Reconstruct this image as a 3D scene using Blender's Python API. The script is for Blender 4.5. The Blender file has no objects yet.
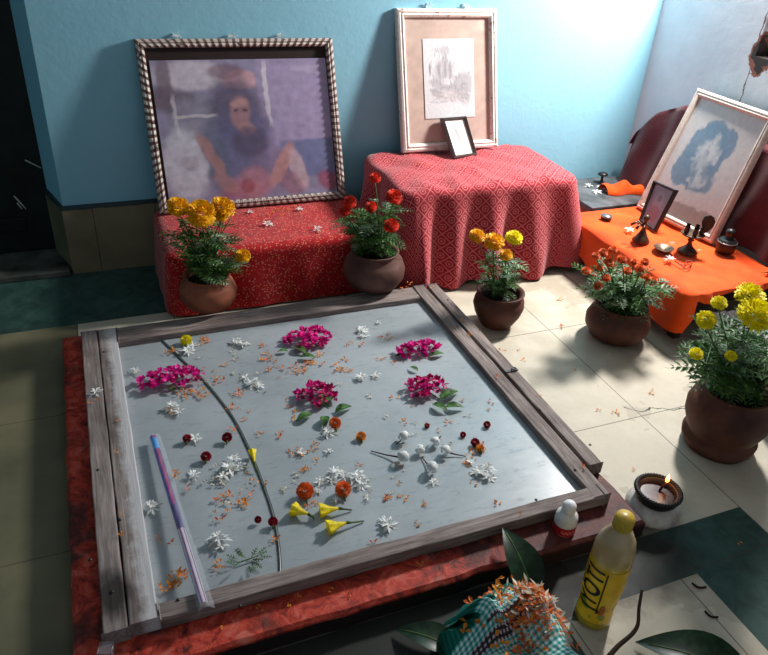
import bpy, math, random
from mathutils import Vector, Matrix, noise
random.seed(11)
C = bpy.context.scene.collection
PI = math.pi
# ---------------------------------------------------------------- camera
H = 1.2
FPX, CX, CY = 712.0, 384.0, 327.5
RX = (0.9276109, 0.1464776, -0.3436311)
RY = (-0.3686163, 0.5079232, -0.7785474)
RZ = (0.0604984, 0.8488571, 0.5251491)
CAM = Matrix((RX, RY, RZ)).transposed().transposed()
def P(px, py, **k):
    """where a line of sight meets a real surface x=, y= or z="""
    r = CAM @ Vector((px - CX, CY - py, -FPX))
    a, v = list(k.items())[0]
    i = 'xyz'.index(a); o = Vector((0, 0, H))
    return o + r * ((v - o[i]) / r[i])
cd = bpy.data.cameras.new('camera'); cam = bpy.data.objects.new('camera', cd); C.objects.link(cam)
q = CAM.to_4x4(); q.translation = (0, 0, H); cam.matrix_world = q
cd.sensor_width = 36; cd.lens = 36 * FPX / 768; cd.clip_start = .01
bpy.context.scene.camera = cam

# ---------------------------------------------------------------- colours / nodes
def lin(c):
    return tuple(((v / 255) / 12.92 if v / 255 <= .04045 else ((v / 255 + .055) / 1.055) ** 2.4) for v in c)
def rgba(c): return (*lin(c), 1)
class NT:
    def __init__(s, name):
        s.m = bpy.data.materials.new(name); s.m.use_nodes = True
        s.t = s.m.node_tree; s.b = s.t.nodes['Principled BSDF']
    def n(s, typ, **k):
        x = s.t.nodes.new(typ)
        for a, v in k.items(): setattr(x, a, v)
        return x
    def put(s, sock, v):
        if hasattr(v, 'is_linked') or isinstance(v, bpy.types.NodeSocket): s.t.links.new(v, sock)
        else: sock.default_value = v
    def math(s, op, *a):
        x = s.n('ShaderNodeMath', operation=op)
        for i, v in enumerate(a): s.put(x.inputs[i], v)
        return x.outputs[0]
    def coord(s, kind='Object'):
        if kind == 'World': return s.n('ShaderNodeNewGeometry').outputs['Position']
        return s.n('ShaderNodeTexCoord').outputs[kind]
    def scale(s, v, sc):
        x = s.n('ShaderNodeMapping'); s.put(x.inputs[0], v); x.inputs['Scale'].default_value = sc; return x.outputs[0]
    def noise(s, v, sc, det=4, rough=.55, dist=0):
        x = s.n('ShaderNodeTexNoise'); s.put(x.inputs['Vector'], v)
        x.inputs['Scale'].default_value = sc; x.inputs['Detail'].default_value = det
        x.inputs['Roughness'].default_value = rough; x.inputs['Distortion'].default_value = dist
        return x.outputs['Fac']
    def voro(s, v, sc, rnd=1, feature='F1', out='Distance'):
        x = s.n('ShaderNodeTexVoronoi', feature=feature); s.put(x.inputs['Vector'], v)
        x.inputs['Scale'].default_value = sc; x.inputs['Randomness'].default_value = rnd
        return x.outputs[out]
    def ramp(s, f, *st):
        x = s.n('ShaderNodeValToRGB'); s.put(x.inputs[0], f); e = x.color_ramp.elements
        while len(e) < len(st): e.new(.5)
        for i, (p, c) in enumerate(st):
            e[i].position = p; e[i].color = rgba(c) if not isinstance(c, (int, float)) else (c, c, c, 1)
        return x.outputs[0]
    def mix(s, f, a, b, mode='MIX'):
        x = s.n('ShaderNodeMix', data_type='RGBA', blend_type=mode)
        s.put(x.inputs[0], f)
        s.put(x.inputs[6], rgba(a) if isinstance(a, tuple) else a)
        s.put(x.inputs[7], rgba(b) if isinstance(b, tuple) else b)
        return x.outputs[2]
    def sep(s, v):
        x = s.n('ShaderNodeSeparateXYZ'); s.put(x.inputs[0], v); return x.outputs
    def gt(s, a, b): return s.math('GREATER_THAN', a, b)
    def lt(s, a, b): return s.math('LESS_THAN', a, b)
    def mul(s, a, b): return s.math('MULTIPLY', a, b)
    def bump(s, h, st=.3, d=.005):
        x = s.n('ShaderNodeBump'); s.put(x.inputs['Height'], h)
        x.inputs['Strength'].default_value = st; x.inputs['Distance'].default_value = d
        s.put(s.b.inputs['Normal'], x.outputs[0])
    def out(s, col, rough=.7, spec=.3, **k):
        s.put(s.b.inputs['Base Color'], rgba(col) if isinstance(col, tuple) else col)
        s.put(s.b.inputs['Roughness'], rough)
        s.b.inputs['Specular IOR Level'].default_value = spec
        for a, v in k.items(): s.put(s.b.inputs[a.replace('_', ' ')], v)
        return s.m
def plain(name, c, rough=.7, spec=.3, var=.12, sc=25, **k):
    t = NT(name); f = t.noise(t.coord('World'), sc, 3)
    d = tuple(max(0, int(v * (1 - var * 1.6))) for v in c); l = tuple(min(255, int(v * (1 + var * .6))) for v in c)
    return t.out(t.ramp(f, (.3, d), (.7, l)), rough, spec, **k)
M = {}
def leafy(name, c, var=.35, trans=.25, rough=.55):
    """thin petals and leaves with tone varying from piece to piece and some light coming through"""
    t = NT(name); f = t.noise(t.coord('World'), 60, 2)
    d = tuple(int(v * (1 - var)) for v in c); l = tuple(min(255, int(v * (1 + var * .5))) for v in c)
    col = t.ramp(f, (.35, d), (.65, l))
    t.out(col, rough, .25)
    tr = t.n('ShaderNodeBsdfTranslucent'); t.put(tr.inputs[0], col)
    mx = t.n('ShaderNodeMixShader'); mx.inputs[0].default_value = trans
    t.t.links.new(t.b.outputs[0], mx.inputs[1]); t.t.links.new(tr.outputs[0], mx.inputs[2])
    t.t.links.new(mx.outputs[0], t.t.nodes['Material Output'].inputs[0])
    return t.m

# ---------------------------------------------------------------- mesh builder
class MB:
    def __init__(s): s.v = []; s.f = []; s.mi = []; s.uv = {}; s.col = None; s.sm = []
    def add(s, vs, fs, mi=0, uvs=None, smooth=False):
        o = len(s.v); s.v += [tuple(v) for v in vs]
        if uvs:
            for i, u in enumerate(uvs): s.uv[o + i] = u
        for f in fs: s.f.append([o + i for i in f]); s.mi.append(mi); s.sm.append(smooth)
        return o
    def box(s, x0, x1, y0, y1, z0, z1, mi=0):
        v = [(x, y, z) for z in (z0, z1) for y in (y0, y1) for x in (x0, x1)]
        s.add(v, [(0, 2, 3, 1), (4, 5, 7, 6), (0, 1, 5, 4), (2, 6, 7, 3), (0, 4, 6, 2), (1, 3, 7, 5)], mi)
    def tube(s, pts, r, n=8, mi=0, cap=True):
        pts = [Vector(p) for p in pts]; rr = r if isinstance(r, (list, tuple)) else [r] * len(pts)
        vs = []; up = None
        for i, p in enumerate(pts):
            d = (pts[min(i + 1, len(pts) - 1)] - pts[max(i - 1, 0)])
            d = d.normalized() if d.length > 1e-9 else Vector((0, 0, 1))
            if up is None: up = d.orthogonal().normalized()
            a = (up - d * up.dot(d)); a = a.normalized() if a.length > 1e-6 else d.orthogonal().normalized()
            up = a; b = d.cross(a)
            for k in range(n):
                t = 2 * PI * k / n; vs.append(p + (a * math.cos(t) + b * math.sin(t)) * rr[i])
        fs = [(i * n + k, i * n + (k + 1) % n, (i + 1) * n + (k + 1) % n, (i + 1) * n + k) for i in range(len(pts) - 1) for k in range(n)]
        if cap: fs += [tuple(range(n))[::-1], tuple((len(pts) - 1) * n + k for k in range(n))]
        s.add(vs, fs, mi, smooth=True)
    def lathe(s, prof, n=40, c=(0, 0, 0), mi=0, wob=0, seed=0):
        vs = []; uvs = []
        for i, (r, z) in enumerate(prof):
            for k in range(n):
                t = 2 * PI * k / n
                w = 1 + wob * noise.noise(Vector((math.cos(t) * 1.3 + seed, math.sin(t) * 1.3, z * 9)))
                vs.append((c[0] + r * w * math.cos(t), c[1] + r * w * math.sin(t), c[2] + z)); uvs.append((k / n, z))
        fs = [(i * n + k, i * n + (k + 1) % n, (i + 1) * n + (k + 1) % n, (i + 1) * n + k) for i in range(len(prof) - 1) for k in range(n)]
        s.add(vs, fs, mi, uvs, True)
    def grid(s, nu, nv, fn, mi=0, uvf=None, smooth=True):
        vs = []; uv = []
        for j in range(nv + 1):
            for i in range(nu + 1):
                u, v = i / nu, j / nv; vs.append(fn(u, v)); uv.append(uvf(u, v) if uvf else (u, v))
        w = nu + 1
        s.add(vs, [(j * w + i, j * w + i + 1, (j + 1) * w + i + 1, (j + 1) * w + i) for j in range(nv) for i in range(nu)], mi, uv, smooth)
    def xf(s, m):
        s.v = [tuple(m @ Vector(v)) for v in s.v]; return s
    def build(s, name, mats, parent=None, bevel=0, at=None):
        me = bpy.data.meshes.new(name)
        o3 = Vector(at) if at is not None else (parent.location.copy() if parent else Vector((0, 0, 0)))
        if parent is not None and parent.parent is not None: o3 = o3 + parent.parent.location
        me.from_pydata([tuple(Vector(v) - o3) for v in s.v], [], s.f)
        if not isinstance(mats, (list, tuple)): mats = [mats]
        for m in mats: me.materials.append(m)
        me.polygons.foreach_set('material_index', s.mi); me.polygons.foreach_set('use_smooth', s.sm)
        if s.uv:
            l = me.uv_layers.new(name='UVMap')
            for lp in me.loops: l.data[lp.index].uv = s.uv.get(lp.vertex_index, (0, 0))
        if s.col:
            a = me.color_attributes.new('paint', 'FLOAT_COLOR', 'POINT')
            for i, c in enumerate(s.col): a.data[i].color = (*c, 1)
        me.update()
        o = bpy.data.objects.new(name, me); C.objects.link(o)
        if parent is not None: o.parent = parent
        elif at is not None: o.location = at
        if bevel:
            b = o.modifiers.new('bevel', 'BEVEL'); b.width = bevel; b.segments = 2; b.limit_method = 'ANGLE'
        return o
def tag(o, label, cat, group=None, kind=None):
    o['label'] = label; o['category'] = cat
    if group: o['group'] = group
    if kind: o['kind'] = kind
    return o
def thing(name, loc, label, cat, group=None):
    o = bpy.data.objects.new(name, None); C.objects.link(o); o.location = loc; o.empty_display_size = .02
    return tag(o, label, cat, group)
def struct(name, mb, mat, bevel=0):
    o = mb.build(name, mat, bevel=bevel); o['kind'] = 'structure'; return o

# ---------------------------------------------------------------- materials
def m_wall(name, blue, white, fx):
    t = NT(name); p = t.coord('World'); f = t.noise(p, 3.5, 5); g = t.noise(p, 40, 4)
    c = t.mix(t.mul(f, .35), blue, white)
    t.bump(g, .25, .004); return t.out(c, .75, .25)
M['blue'] = m_wall('blue_limewash', (134, 190, 210), (162, 208, 222), 0)
def m_right():
    t = NT('whitewash'); p = t.coord('World'); f = t.noise(p, 4, 5); s = t.sep(p)
    c = t.ramp(f, (.3, (206, 206, 212)), (.7, (228, 226, 230)))
    crack = t.math('ABSOLUTE', t.math('SUBTRACT', t.math('ADD', s[1], t.mul(t.noise(p, 18, 3), .03)), 1.945))
    line = t.mul(t.lt(crack, .0022), t.gt(s[2], .6))
    c = t.mix(line, c, (120, 84, 70))
    # brick and dark plaster loss around the window corner
    dy = t.math('SUBTRACT', s[1], 1.90); dz = t.math('SUBTRACT', s[2], .79)
    d = t.math('SQRT', t.math('ADD', t.mul(dy, dy), t.mul(dz, t.mul(dz, .5))))
    d = t.math('ADD', d, t.mul(t.noise(p, 30, 5), .07))
    c = t.mix(t.lt(d, .088), c, (150, 95, 80)); c = t.mix(t.lt(d, .075), c, (70, 62, 60))
    t.bump(t.noise(p, 35, 4), .3, .004)
    return t.out(c, .8, .2)
M['white_wall'] = m_right()
def m_floor():
    t = NT('floor_tiles'); p = t.coord('World'); x, y, z = t.sep(p)
    mot = t.noise(p, 7, 6, .6)
    cream = t.ramp(mot, (.3, (176, 166, 146)), (.7, (206, 198, 180)))
    st = t.noise(p, 2.2, 5, .7)
    cream = t.mix(t.mul(t.gt(st, .56), .25), cream, (120, 110, 92))
    green = t.ramp(t.noise(p, 16, 6, .7, .6), (.3, (28, 54, 50)), (.72, (62, 92, 84)))
    a = t.mul(t.gt(y, 2.06), t.lt(x, 1.15))
    b = t.mul(t.lt(x, 1.303), t.lt(y, .79))
    inner = t.mul(t.mul(t.lt(x, 1.062), t.gt(x, .72)), t.lt(y, .668))
    b = t.mul(b, t.math('SUBTRACT', 1, inner))
    g = t.math('MAXIMUM', a, b)
    left = t.lt(x, -.12); lc = t.ramp(t.noise(p, 5, 5), (.3, (92, 92, 72)), (.7, (124, 118, 92)))  # shade over the cream tiles at the left, put in as darker olive
    c = t.mix(left, cream, lc); c = t.mix(g, c, green)
    def lineat(v, at, w=.0022): return t.lt(t.math('ABSOLUTE', t.math('SUBTRACT', v, at)), w)
    def period(v, off, per, w):
        fr = t.math('FRACT', t.math('DIVIDE', t.math('SUBTRACT', v, off), per))
        return t.lt(t.math('ABSOLUTE', t.math('SUBTRACT', fr, .5)), w / per)
    lx = period(x, 1.303 - .1425, .285, .0016); ly = period(y, 1.147 - .2335, .467, .0016)
    ln = t.math('MAXIMUM', lx, ly)
    c = t.mix(t.mul(ln, .7), c, (70, 62, 54))
    # a jagged crack across the pale tiles
    cr = t.math('ADD', t.mul(x, .35), t.mul(t.noise(p, 9, 4), .12))
    cr = t.math('ABSOLUTE', t.math('SUBTRACT', t.math('ADD', y, cr), 1.705))
    cr = t.mul(t.mul(t.lt(cr, .002), t.gt(x, 1.28)), t.lt(x, 1.47))
    c = t.mix(cr, c, (50, 44, 40))
    # dark brown patch round the lamp and bottle, dark strip before the plinth
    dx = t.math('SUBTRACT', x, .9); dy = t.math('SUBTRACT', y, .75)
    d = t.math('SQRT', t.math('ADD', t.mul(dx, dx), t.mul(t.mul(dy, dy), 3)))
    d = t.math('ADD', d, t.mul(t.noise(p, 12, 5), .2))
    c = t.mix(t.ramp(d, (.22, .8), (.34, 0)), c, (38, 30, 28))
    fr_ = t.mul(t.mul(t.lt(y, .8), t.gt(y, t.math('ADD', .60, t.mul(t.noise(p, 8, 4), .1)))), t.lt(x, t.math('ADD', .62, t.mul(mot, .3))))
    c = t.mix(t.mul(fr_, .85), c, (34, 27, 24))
    t.bump(t.math('SUBTRACT', mot, ln), .15, .002)
    return t.out(c, t.ramp(mot, (.3, .5), (.7, .7)), .25)
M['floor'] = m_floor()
def m_dado():
    t = NT('dado_tiles'); p = t.coord('World'); x, y, z = t.sep(p)
    c = t.ramp(t.noise(p, 6, 5), (.3, (108, 98, 76)), (.7, (134, 124, 98)))
    fr = t.math('FRACT', t.math('DIVIDE', t.math('ADD', x, .03), .2))
    ln = t.lt(fr, .012)
    c = t.mix(ln, c, (40, 36, 30)); top = t.gt(t.math('ADD', z, t.mul(t.noise(p, 25, 3), .012)), .238)
    c = t.mix(top, c, (40, 48, 46)); return t.out(c, .45, .4)
M['dado'] = m_dado()
M['door'] = plain('dark_green_paint', (14, 26, 27), .55, .3, .4, 8)
M['chalk'] = plain('chalk', (200, 200, 195), .8)
M['threshold'] = plain('worn_cement', (74, 78, 72), .7, .3, .35, 12)
def m_wood(name, stretch, base=((92, 80, 76), (160, 146, 140)), paint=False):
    t = NT(name); p = t.coord('World'); sp = t.scale(p, stretch)
    f = t.noise(sp, 9, 6, .65, .4); f2 = t.noise(p, 7, 4)
    c = t.ramp(f, (.3, base[0]), (.68, base[1]))
    c = t.mix(t.ramp(f2, (.45, 0), (.75, .6)), c, (66, 54, 52))
    if paint:
        x, y, z = t.sep(p)
        e = t.math('ADD', x, t.mul(t.noise(p, 30, 5, .7), .045))
        m = t.ramp(t.math('MULTIPLY', t.math('ADD', e, .055), 12), (.38, 0), (.62, .85))
        c = t.mix(m, c, (196, 194, 196))
        dx = t.math('ADD', x, .085); dy = t.math('SUBTRACT', y, .945)
        d = t.math('SQRT', t.math('ADD', t.mul(dx, t.mul(dx, 3)), t.mul(dy, dy)))
        d = t.math('ADD', d, t.mul(t.noise(p, 25, 4), .06))
        c = t.mix(t.ramp(d, (.06, .9), (.1, 0)), c, (34, 28, 28))
    t.bump(f, .5, .003)
    return t.out(c, .75, .25)
M['wood_x'] = m_wood('weathered_wood_x', (1, 14, 14))
M['wood_y'] = m_wood('weathered_wood_y', (14, 1, 14))
M['wood_paint'] = m_wood('weathered_wood_paint', (14, 1, 14), ((100, 90, 86), (166, 154, 150)), True)
M['dark_wood'] = m_wood('dark_wood', (4, 4, 1), ((30, 20, 16), (58, 40, 32)))
def m_redox():
    t = NT('red_oxide'); p = t.coord('World'); f = t.noise(p, 22, 7, .75, .8); g = t.noise(p, 11, 5)
    c = t.ramp(f, (.36, (74, 28, 24)), (.5, (190, 58, 38)), (.66, (206, 112, 96)))
    x, y, z = t.sep(p)
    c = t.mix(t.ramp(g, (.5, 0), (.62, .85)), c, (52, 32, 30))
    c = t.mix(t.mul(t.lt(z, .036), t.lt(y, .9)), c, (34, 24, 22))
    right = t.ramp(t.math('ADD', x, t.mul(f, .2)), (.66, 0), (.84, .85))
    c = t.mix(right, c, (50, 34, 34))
    t.bump(f, .5, .004); return t.out(c, .6, .3)
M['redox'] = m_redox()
def m_glass():
    t = NT('dusty_glass'); p = t.coord('World'); f = t.noise(p, 5, 6, .6); g = t.noise(t.scale(p, (1, 3, 1)), 22, 5, .7)
    c = t.ramp(f, (.3, (140, 148, 152)), (.7, (164, 172, 176)))
    c = t.mix(t.ramp(g, (.55, 0), (.8, .35)), c, (176, 186, 190))
    return t.out(c, t.ramp(g, (.3, .22), (.7, .42)), .5)
M['pane'] = m_glass()
M['pane_edge'] = plain('glass_edge', (84, 90, 84), .3, .5)
M['iron'] = plain('black_iron', (28, 24, 24), .45, .5)
def m_cloth_leaf():
    t = NT('red_printed_cotton'); uv = t.coord('UV'); 
    v = t.scale(uv, (1, 1.0, 1)); a = t.voro(v, 135, .95); n = t.noise(uv, 30, 3)
    w = t.noise(uv, 160, 2)
    m = t.mul(t.lt(t.math('ADD', a, t.mul(w, .35)), .46), .75)
    c = t.ramp(n, (.3, (150, 14, 22)), (.7, (188, 24, 32)))
    c = t.mix(m, c, (226, 150, 118))
    return t.out(c, .85, .15, Sheen_Weight=.2)
M['cloth_leaf'] = m_cloth_leaf()
def m_cloth_ring(name, base, motif, per, strength=.7):
    t = NT(name); uv = t.coord('UV'); u, v, _ = t.sep(uv)
    a = t.math('DIVIDE', t.math('ADD', u, v), per); b = t.math('DIVIDE', t.math('SUBTRACT', u, v), per)
    fa = t.math('ABSOLUTE', t.math('SUBTRACT', t.math('FRACT', a), .5)); fb = t.math('ABSOLUTE', t.math('SUBTRACT', t.math('FRACT', b), .5))
    lines = t.math('MAXIMUM', t.gt(fa, .45), t.gt(fb, .45))
    r = t.math('SQRT', t.math('ADD', t.mul(fa, fa), t.mul(fb, fb)))
    ring = t.mul(t.gt(r, .22), t.lt(r, .31)); dot = t.lt(r, .1)
    m = t.mul(t.math('MAXIMUM', t.math('MAXIMUM', lines, ring), dot), strength)
    m = t.mul(m, t.ramp(t.noise(uv, 12, 3), (.2, .6), (.7, 1)))
    c = t.mix(m, base, motif)
    t.bump(t.noise(uv, 25, 3), .3, .004)
    return t.out(c, .85, .15, Sheen_Weight=.2)
M['cloth_ring'] = m_cloth_ring('rose_printed_cotton', (156, 26, 40), (226, 140, 140), .052, .62)
M['cloth_maroon'] = m_cloth_ring('maroon_dotted_cotton', (66, 14, 26), (150, 84, 84), .022, .5)
def m_orange():
    t = NT('orange_cotton'); uv = t.coord('World'); n = t.noise(uv, 10, 4)
    c = t.ramp(n, (.3, (226, 66, 10)), (.7, (248, 92, 20)))
    t.bump(n, .6, .012); return t.out(c, .8, .15, Sheen_Weight=.15)
M['orange'] = m_orange()
def m_gingham():
    t = NT('checked_towel'); u, v, _ = t.sep(t.coord('UV'))
    def st(a, f): return t.gt(t.math('FRACT', t.mul(a, f)), .5)
    a = st(u, 95); b = st(v, 95)
    s = t.mul(t.math('ADD', a, b), .5)
    c = t.ramp(s, (0, (48, 140, 134)), (.5, (126, 190, 186)), (1, (226, 236, 232)))
    band = t.lt(t.math('FRACT', t.math('MULTIPLY', t.math('ADD', u, .02), 7)), .16)
    d = t.ramp(s, (0, (20, 60, 60)), (.5, (90, 50, 60)), (1, (200, 190, 190)))
    c = t.mix(band, c, d)
    edge = t.lt(u, .085); e = t.mix(t.mul(b, .5), (18, 92, 78), (44, 130, 118))
    c = t.mix(edge, c, e)
    return t.out(c, .85, .15)
M['gingham'] = m_gingham()
def m_clay(name, a, b, rough=.65):
    t = NT(name); p = t.coord('World'); f = t.noise(p, 12, 5, .6); g = t.noise(p, 70, 3)
    t.bump(g, .25, .002); return t.out(t.ramp(f, (.32, a), (.7, b)), rough, .3)
M['clay'] = m_clay('terracotta', (104, 54, 38), (158, 92, 66))
M['clay_grey'] = m_clay('smoked_clay', (70, 44, 38), (112, 78, 68))
M['clay_dark'] = m_clay('dark_clay', (60, 34, 28), (104, 62, 48))
M['soil'] = plain('soil', (34, 25, 20), .95, .1, .4, 60)
M['leaf'] = leafy('marigold_leaf', (74, 112, 54), .45)
M['leaf_pale'] = leafy('pale_leaf', (140, 166, 136), .4)
M['stem'] = leafy('stem_green', (84, 108, 52), .2, .1)
M['marigold'] = leafy('marigold_amber', (255, 186, 20), .12, .15)
M['marigold_yellow'] = leafy('marigold_yellow', (255, 236, 24), .08, .15)
M['marigold_red'] = leafy('marigold_red', (226, 56, 30), .25, .15)
M['marigold_orange'] = leafy('marigold_orange', (244, 112, 48), .25, .15)
M['petal_orange'] = leafy('petal_orange', (246, 150, 50), .2, .15)
M['magenta'] = leafy('bougainvillea', (236, 36, 156), .2, .25)
M['magenta_dark'] = leafy('bougainvillea_dark', (196, 24, 104), .25, .2)
M['white_petal'] = leafy('white_petal', (236, 238, 236), .1, .15)
M['cream_petal'] = leafy('cream_petal', (214, 204, 180), .15, .15)
M['yellow_petal'] = leafy('yellow_petal', (248, 220, 36), .12, .2)
M['red_petal'] = leafy('dark_red_petal', (150, 14, 34), .3, .15)
M['dark_leaf'] = leafy('large_dark_leaf', (24, 50, 30), .3, .1, .35)
M['brass'] = plain('tarnished_brass', (96, 74, 58), .4, .5, .3, 40, Metallic=.7)
M['black'] = plain('blackened_metal', (22, 20, 22), .45, .5)
M['silver'] = plain('dull_silver', (150, 150, 150), .35, .5, .1, 30, Metallic=.8)
M['ash'] = plain('ash_white', (206, 200, 194), .9, .1, .12, 30)
M['wick'] = plain('wick', (60, 30, 20), .9)
M['twig'] = plain('twig', (52, 36, 30), .85, .2)

# ---------------------------------------------------------------- room shell
WY, WX, CZ = 2.44, 2.18, 2.3
m = MB(); m.add([(-2.2, -1.6, 0), (WX + .15, -1.6, 0), (WX + .15, 3.2, 0), (-2.2, 3.2, 0)], [(0, 1, 2, 3)]); m.box(-2.2, WX + .15, -1.6, 3.2, -.06, -.002)
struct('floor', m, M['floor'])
m = MB(); m.box(-.118, WX + .15, WY, WY + .12, 0, CZ)
m.add([(-.118, WY, 0), (-.165, WY + .14, 0), (-.165, WY + .14, CZ), (-.118, WY, CZ), (-.02, WY + .12, 0), (-.02, WY + .12, CZ)], [(0, 3, 2, 1), (1, 2, 5, 4)])
struct('wall_back', m, M['blue'])
m = MB()
OY0, OY1, OZ0, OZ1 = 1.12, 2.3, 1.0, 1.72
HY = 1.925
for a in ((-1.6, OY0, 0, CZ), (OY1, WY, 0, CZ), (OY0, HY, 0, .78), (HY, OY1, 0, OZ0), (OY0, OY1, OZ1, CZ)): m.box(WX, WX + .14, a[0], a[1], a[2], a[3])
struct('wall_right', m, M['white_wall'])
m = MB(); m.box(-2.2, WX + .15, -1.6, 3.2, CZ, CZ + .05); struct('ceiling', m, M['white_wall'])
m = MB(); m.box(-2.2, -2.1, -1.6, 3.2, 0, CZ); struct('wall_left', m, M['blue'])
# wooden jamb and bars of the window
m = MB(); g = .03
m.box(WX + .05, WX + .09, OY0, HY, .78, OZ0); m.box(WX + .03, WX + .09, OY1 - .08, OY1, OZ0, OZ1); m.box(WX + .03, WX + .09, OY0, OY0 + g, OZ0, OZ1)
m.box(WX + .03, WX + .09, OY0 + g, OY1 - .08, OZ0, OZ0 + g); m.box(WX + .03, WX + .09, OY0 + g, OY1 - .08, OZ1 - g, OZ1)
struct('window_1', m, M['dark_wood'], .003)
m = MB(); m.box(-.122, .5, WY - .035, WY, 0, .236)
m.add([(-.122, WY - .035, 0), (-.172, WY + .13, 0), (-.172, WY + .13, .25), (-.122, WY - .035, .236), (-.118, WY, .236), (-.16, WY + .14, .25)], [(0, 3, 2, 1), (3, 4, 5, 2)])
struct('baseboard_back', m, M['dado'])
# dark door leaf beyond the splayed reveal with chalk marks
m = MB(); m.box(-1.2, -.158, 2.585, 2.62, .02, 2.2)
for z in (.1, .75, 1.4): m.box(-1.15, -.25, 2.577, 2.586, z, z + .05)
d1 = struct('door_1', m, M['door'], .003)
m = MB()
for a, b in (((14, 196), (26, 209)), ((17, 203), (22, 209)), ((25, 160), (41, 168))):
    p0, p1 = P(*a, y=2.583), P(*b, y=2.583); m.tube([p0, p1], .0022, 5)
ch = m.build('chalk_mark', M['chalk'], d1)
m = MB(); m.box(-2.1, -.165, 2.62, 2.7, 0, CZ); struct('wall_behind_door', m, M['door']); bpy.data.objects['wall_behind_door'].name = 'wall_hall'
m = MB(); m.box(-1.0, -.13, 2.39, 2.585, 0, .022); struct('trim_1', m, M['threshold'], .004)

# ---------------------------------------------------------------- plinth, wooden frame, glass
ZW, ZL, ZG = .08, .048, .062
pl = thing('plinth', (.42, 1.36, 0), 'low red oxide painted masonry plinth under the weathered wooden frame', 'plinth')
def wob_slab(x0, x1, y0, y1, z0, z1, amp=.006):
    m = MB(); n = 60; ring = []
    for (ax, ay, bx, by) in ((x0, y0, x1, y0), (x1, y0, x1, y1), (x1, y1, x0, y1), (x0, y1, x0, y0)):
        for i in range(n):
            t = i / n; x, y = ax + (bx - ax) * t, ay + (by - ay) * t
            k = amp * noise.noise(Vector((x * 14, y * 14, 3)))
            nx = (by - ay); ny = -(bx - ax); l = math.hypot(nx, ny)
            ring.append((x + nx / l * k, y + ny / l * k))
    N = len(ring); b = .006; cxm, cym = (x0 + x1) / 2, (y0 + y1) / 2
    vs = [(x, y, z0) for x, y in ring] + [(x, y, z1 - b) for x, y in ring] + [(x + (cxm - x) * .012, y + (cym - y) * .012, z1) for x, y in ring]
    fs = [(r * N + k, r * N + (k + 1) % N, (r + 1) * N + (k + 1) % N, (r + 1) * N + k) for r in range(2) for k in range(N)]
    fs.append(tuple(2 * N + k for k in range(N)))
    m.add(vs, fs); return m
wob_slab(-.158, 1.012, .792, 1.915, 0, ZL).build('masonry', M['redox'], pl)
fr = thing('wooden_frame', (.42, 1.36, ZL), 'weathered grey wooden plank frame lying round the flower strewn glass', 'frame')
def plank(x0, x1, y0, y1, mat, name='plank', z1=ZW, z0=ZL + .002):
    """plank with slightly worn, uneven edges"""
    m = MB(); L = max(x1 - x0, y1 - y0); n = 40; along_x = (x1 - x0) > (y1 - y0)
    def f(t, side, z):
        if along_x: x = x0 + (x1 - x0) * t; y = (y0, y1)[side]; k = .0022 * noise.noise(Vector((x * 11, side * 5, 1))); return (x, y + k, z + .0012 * noise.noise(Vector((x * 8, side, 2))))
        y = y0 + (y1 - y0) * t; x = (x0, x1)[side]; k = .0022 * noise.noise(Vector((y * 11, side * 5, 1))); return (x + k, y, z + .0012 * noise.noise(Vector((y * 8, side, 2))))
    vs = []
    for i in range(n + 1):
        t = i / n; vs += [f(t, 0, z0), f(t, 1, z0), f(t, 1, z1), f(t, 0, z1)]
    fs = [(i * 4 + a, i * 4 + (a + 1) % 4, (i + 1) * 4 + (a + 1) % 4, (i + 1) * 4 + a) for i in range(n) for a in range(4)]
    fs += [(0, 1, 2, 3), (n * 4 + 3, n * 4 + 2, n * 4 + 1, n * 4)]
    if along_x: fs = [tuple(reversed(q)) for q in fs]
    m.add(vs, fs); return m.build(name, mat, fr, bevel=.0025)
plank(-.105, -.064, .862, 1.873, M['wood_paint'])
plank(-.061, -.012, .866, 1.871, M['wood_paint'])
plank(-.010, .918, 1.800, 1.873, M['wood_x'])
plank(-.010, .948, .862, .897, M['wood_x'])
plank(.921, .962, .864, 1.873, M['wood_y'])
plank(.972, 1.008, .955, 1.871, M['wood_y'])
# iron hasp joining the two right planks + nails
m = MB(); h = P(512, 371, z=ZW)
m.box(h.x - .022, h.x + .018, h.y - .004, h.y + .004, ZW, ZW + .003); m.tube([(h.x + .006 + .007 * math.cos(t), h.y + .007 * math.sin(t), ZW + .006) for t in [i * PI / 5 for i in range(11)]], .0016, 6)
hs = m.build('hasp', M['iron'], fr); hs['label'] = 'black iron hasp'
for a in ((240, 606), (98, 470), (120, 520), (575, 470), (448, 300), (480, 330), (540, 410), (90, 560), (112, 592), (104, 352), (178, 600), (536, 500), (590, 445)):
    p = P(*a, z=ZW); m = MB(); m.lathe([(0, .0022), (.003, .0018), (.0035, 0)], 8, (p.x, p.y, ZW)); m.build('nail', M['iron'], fr)
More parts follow.
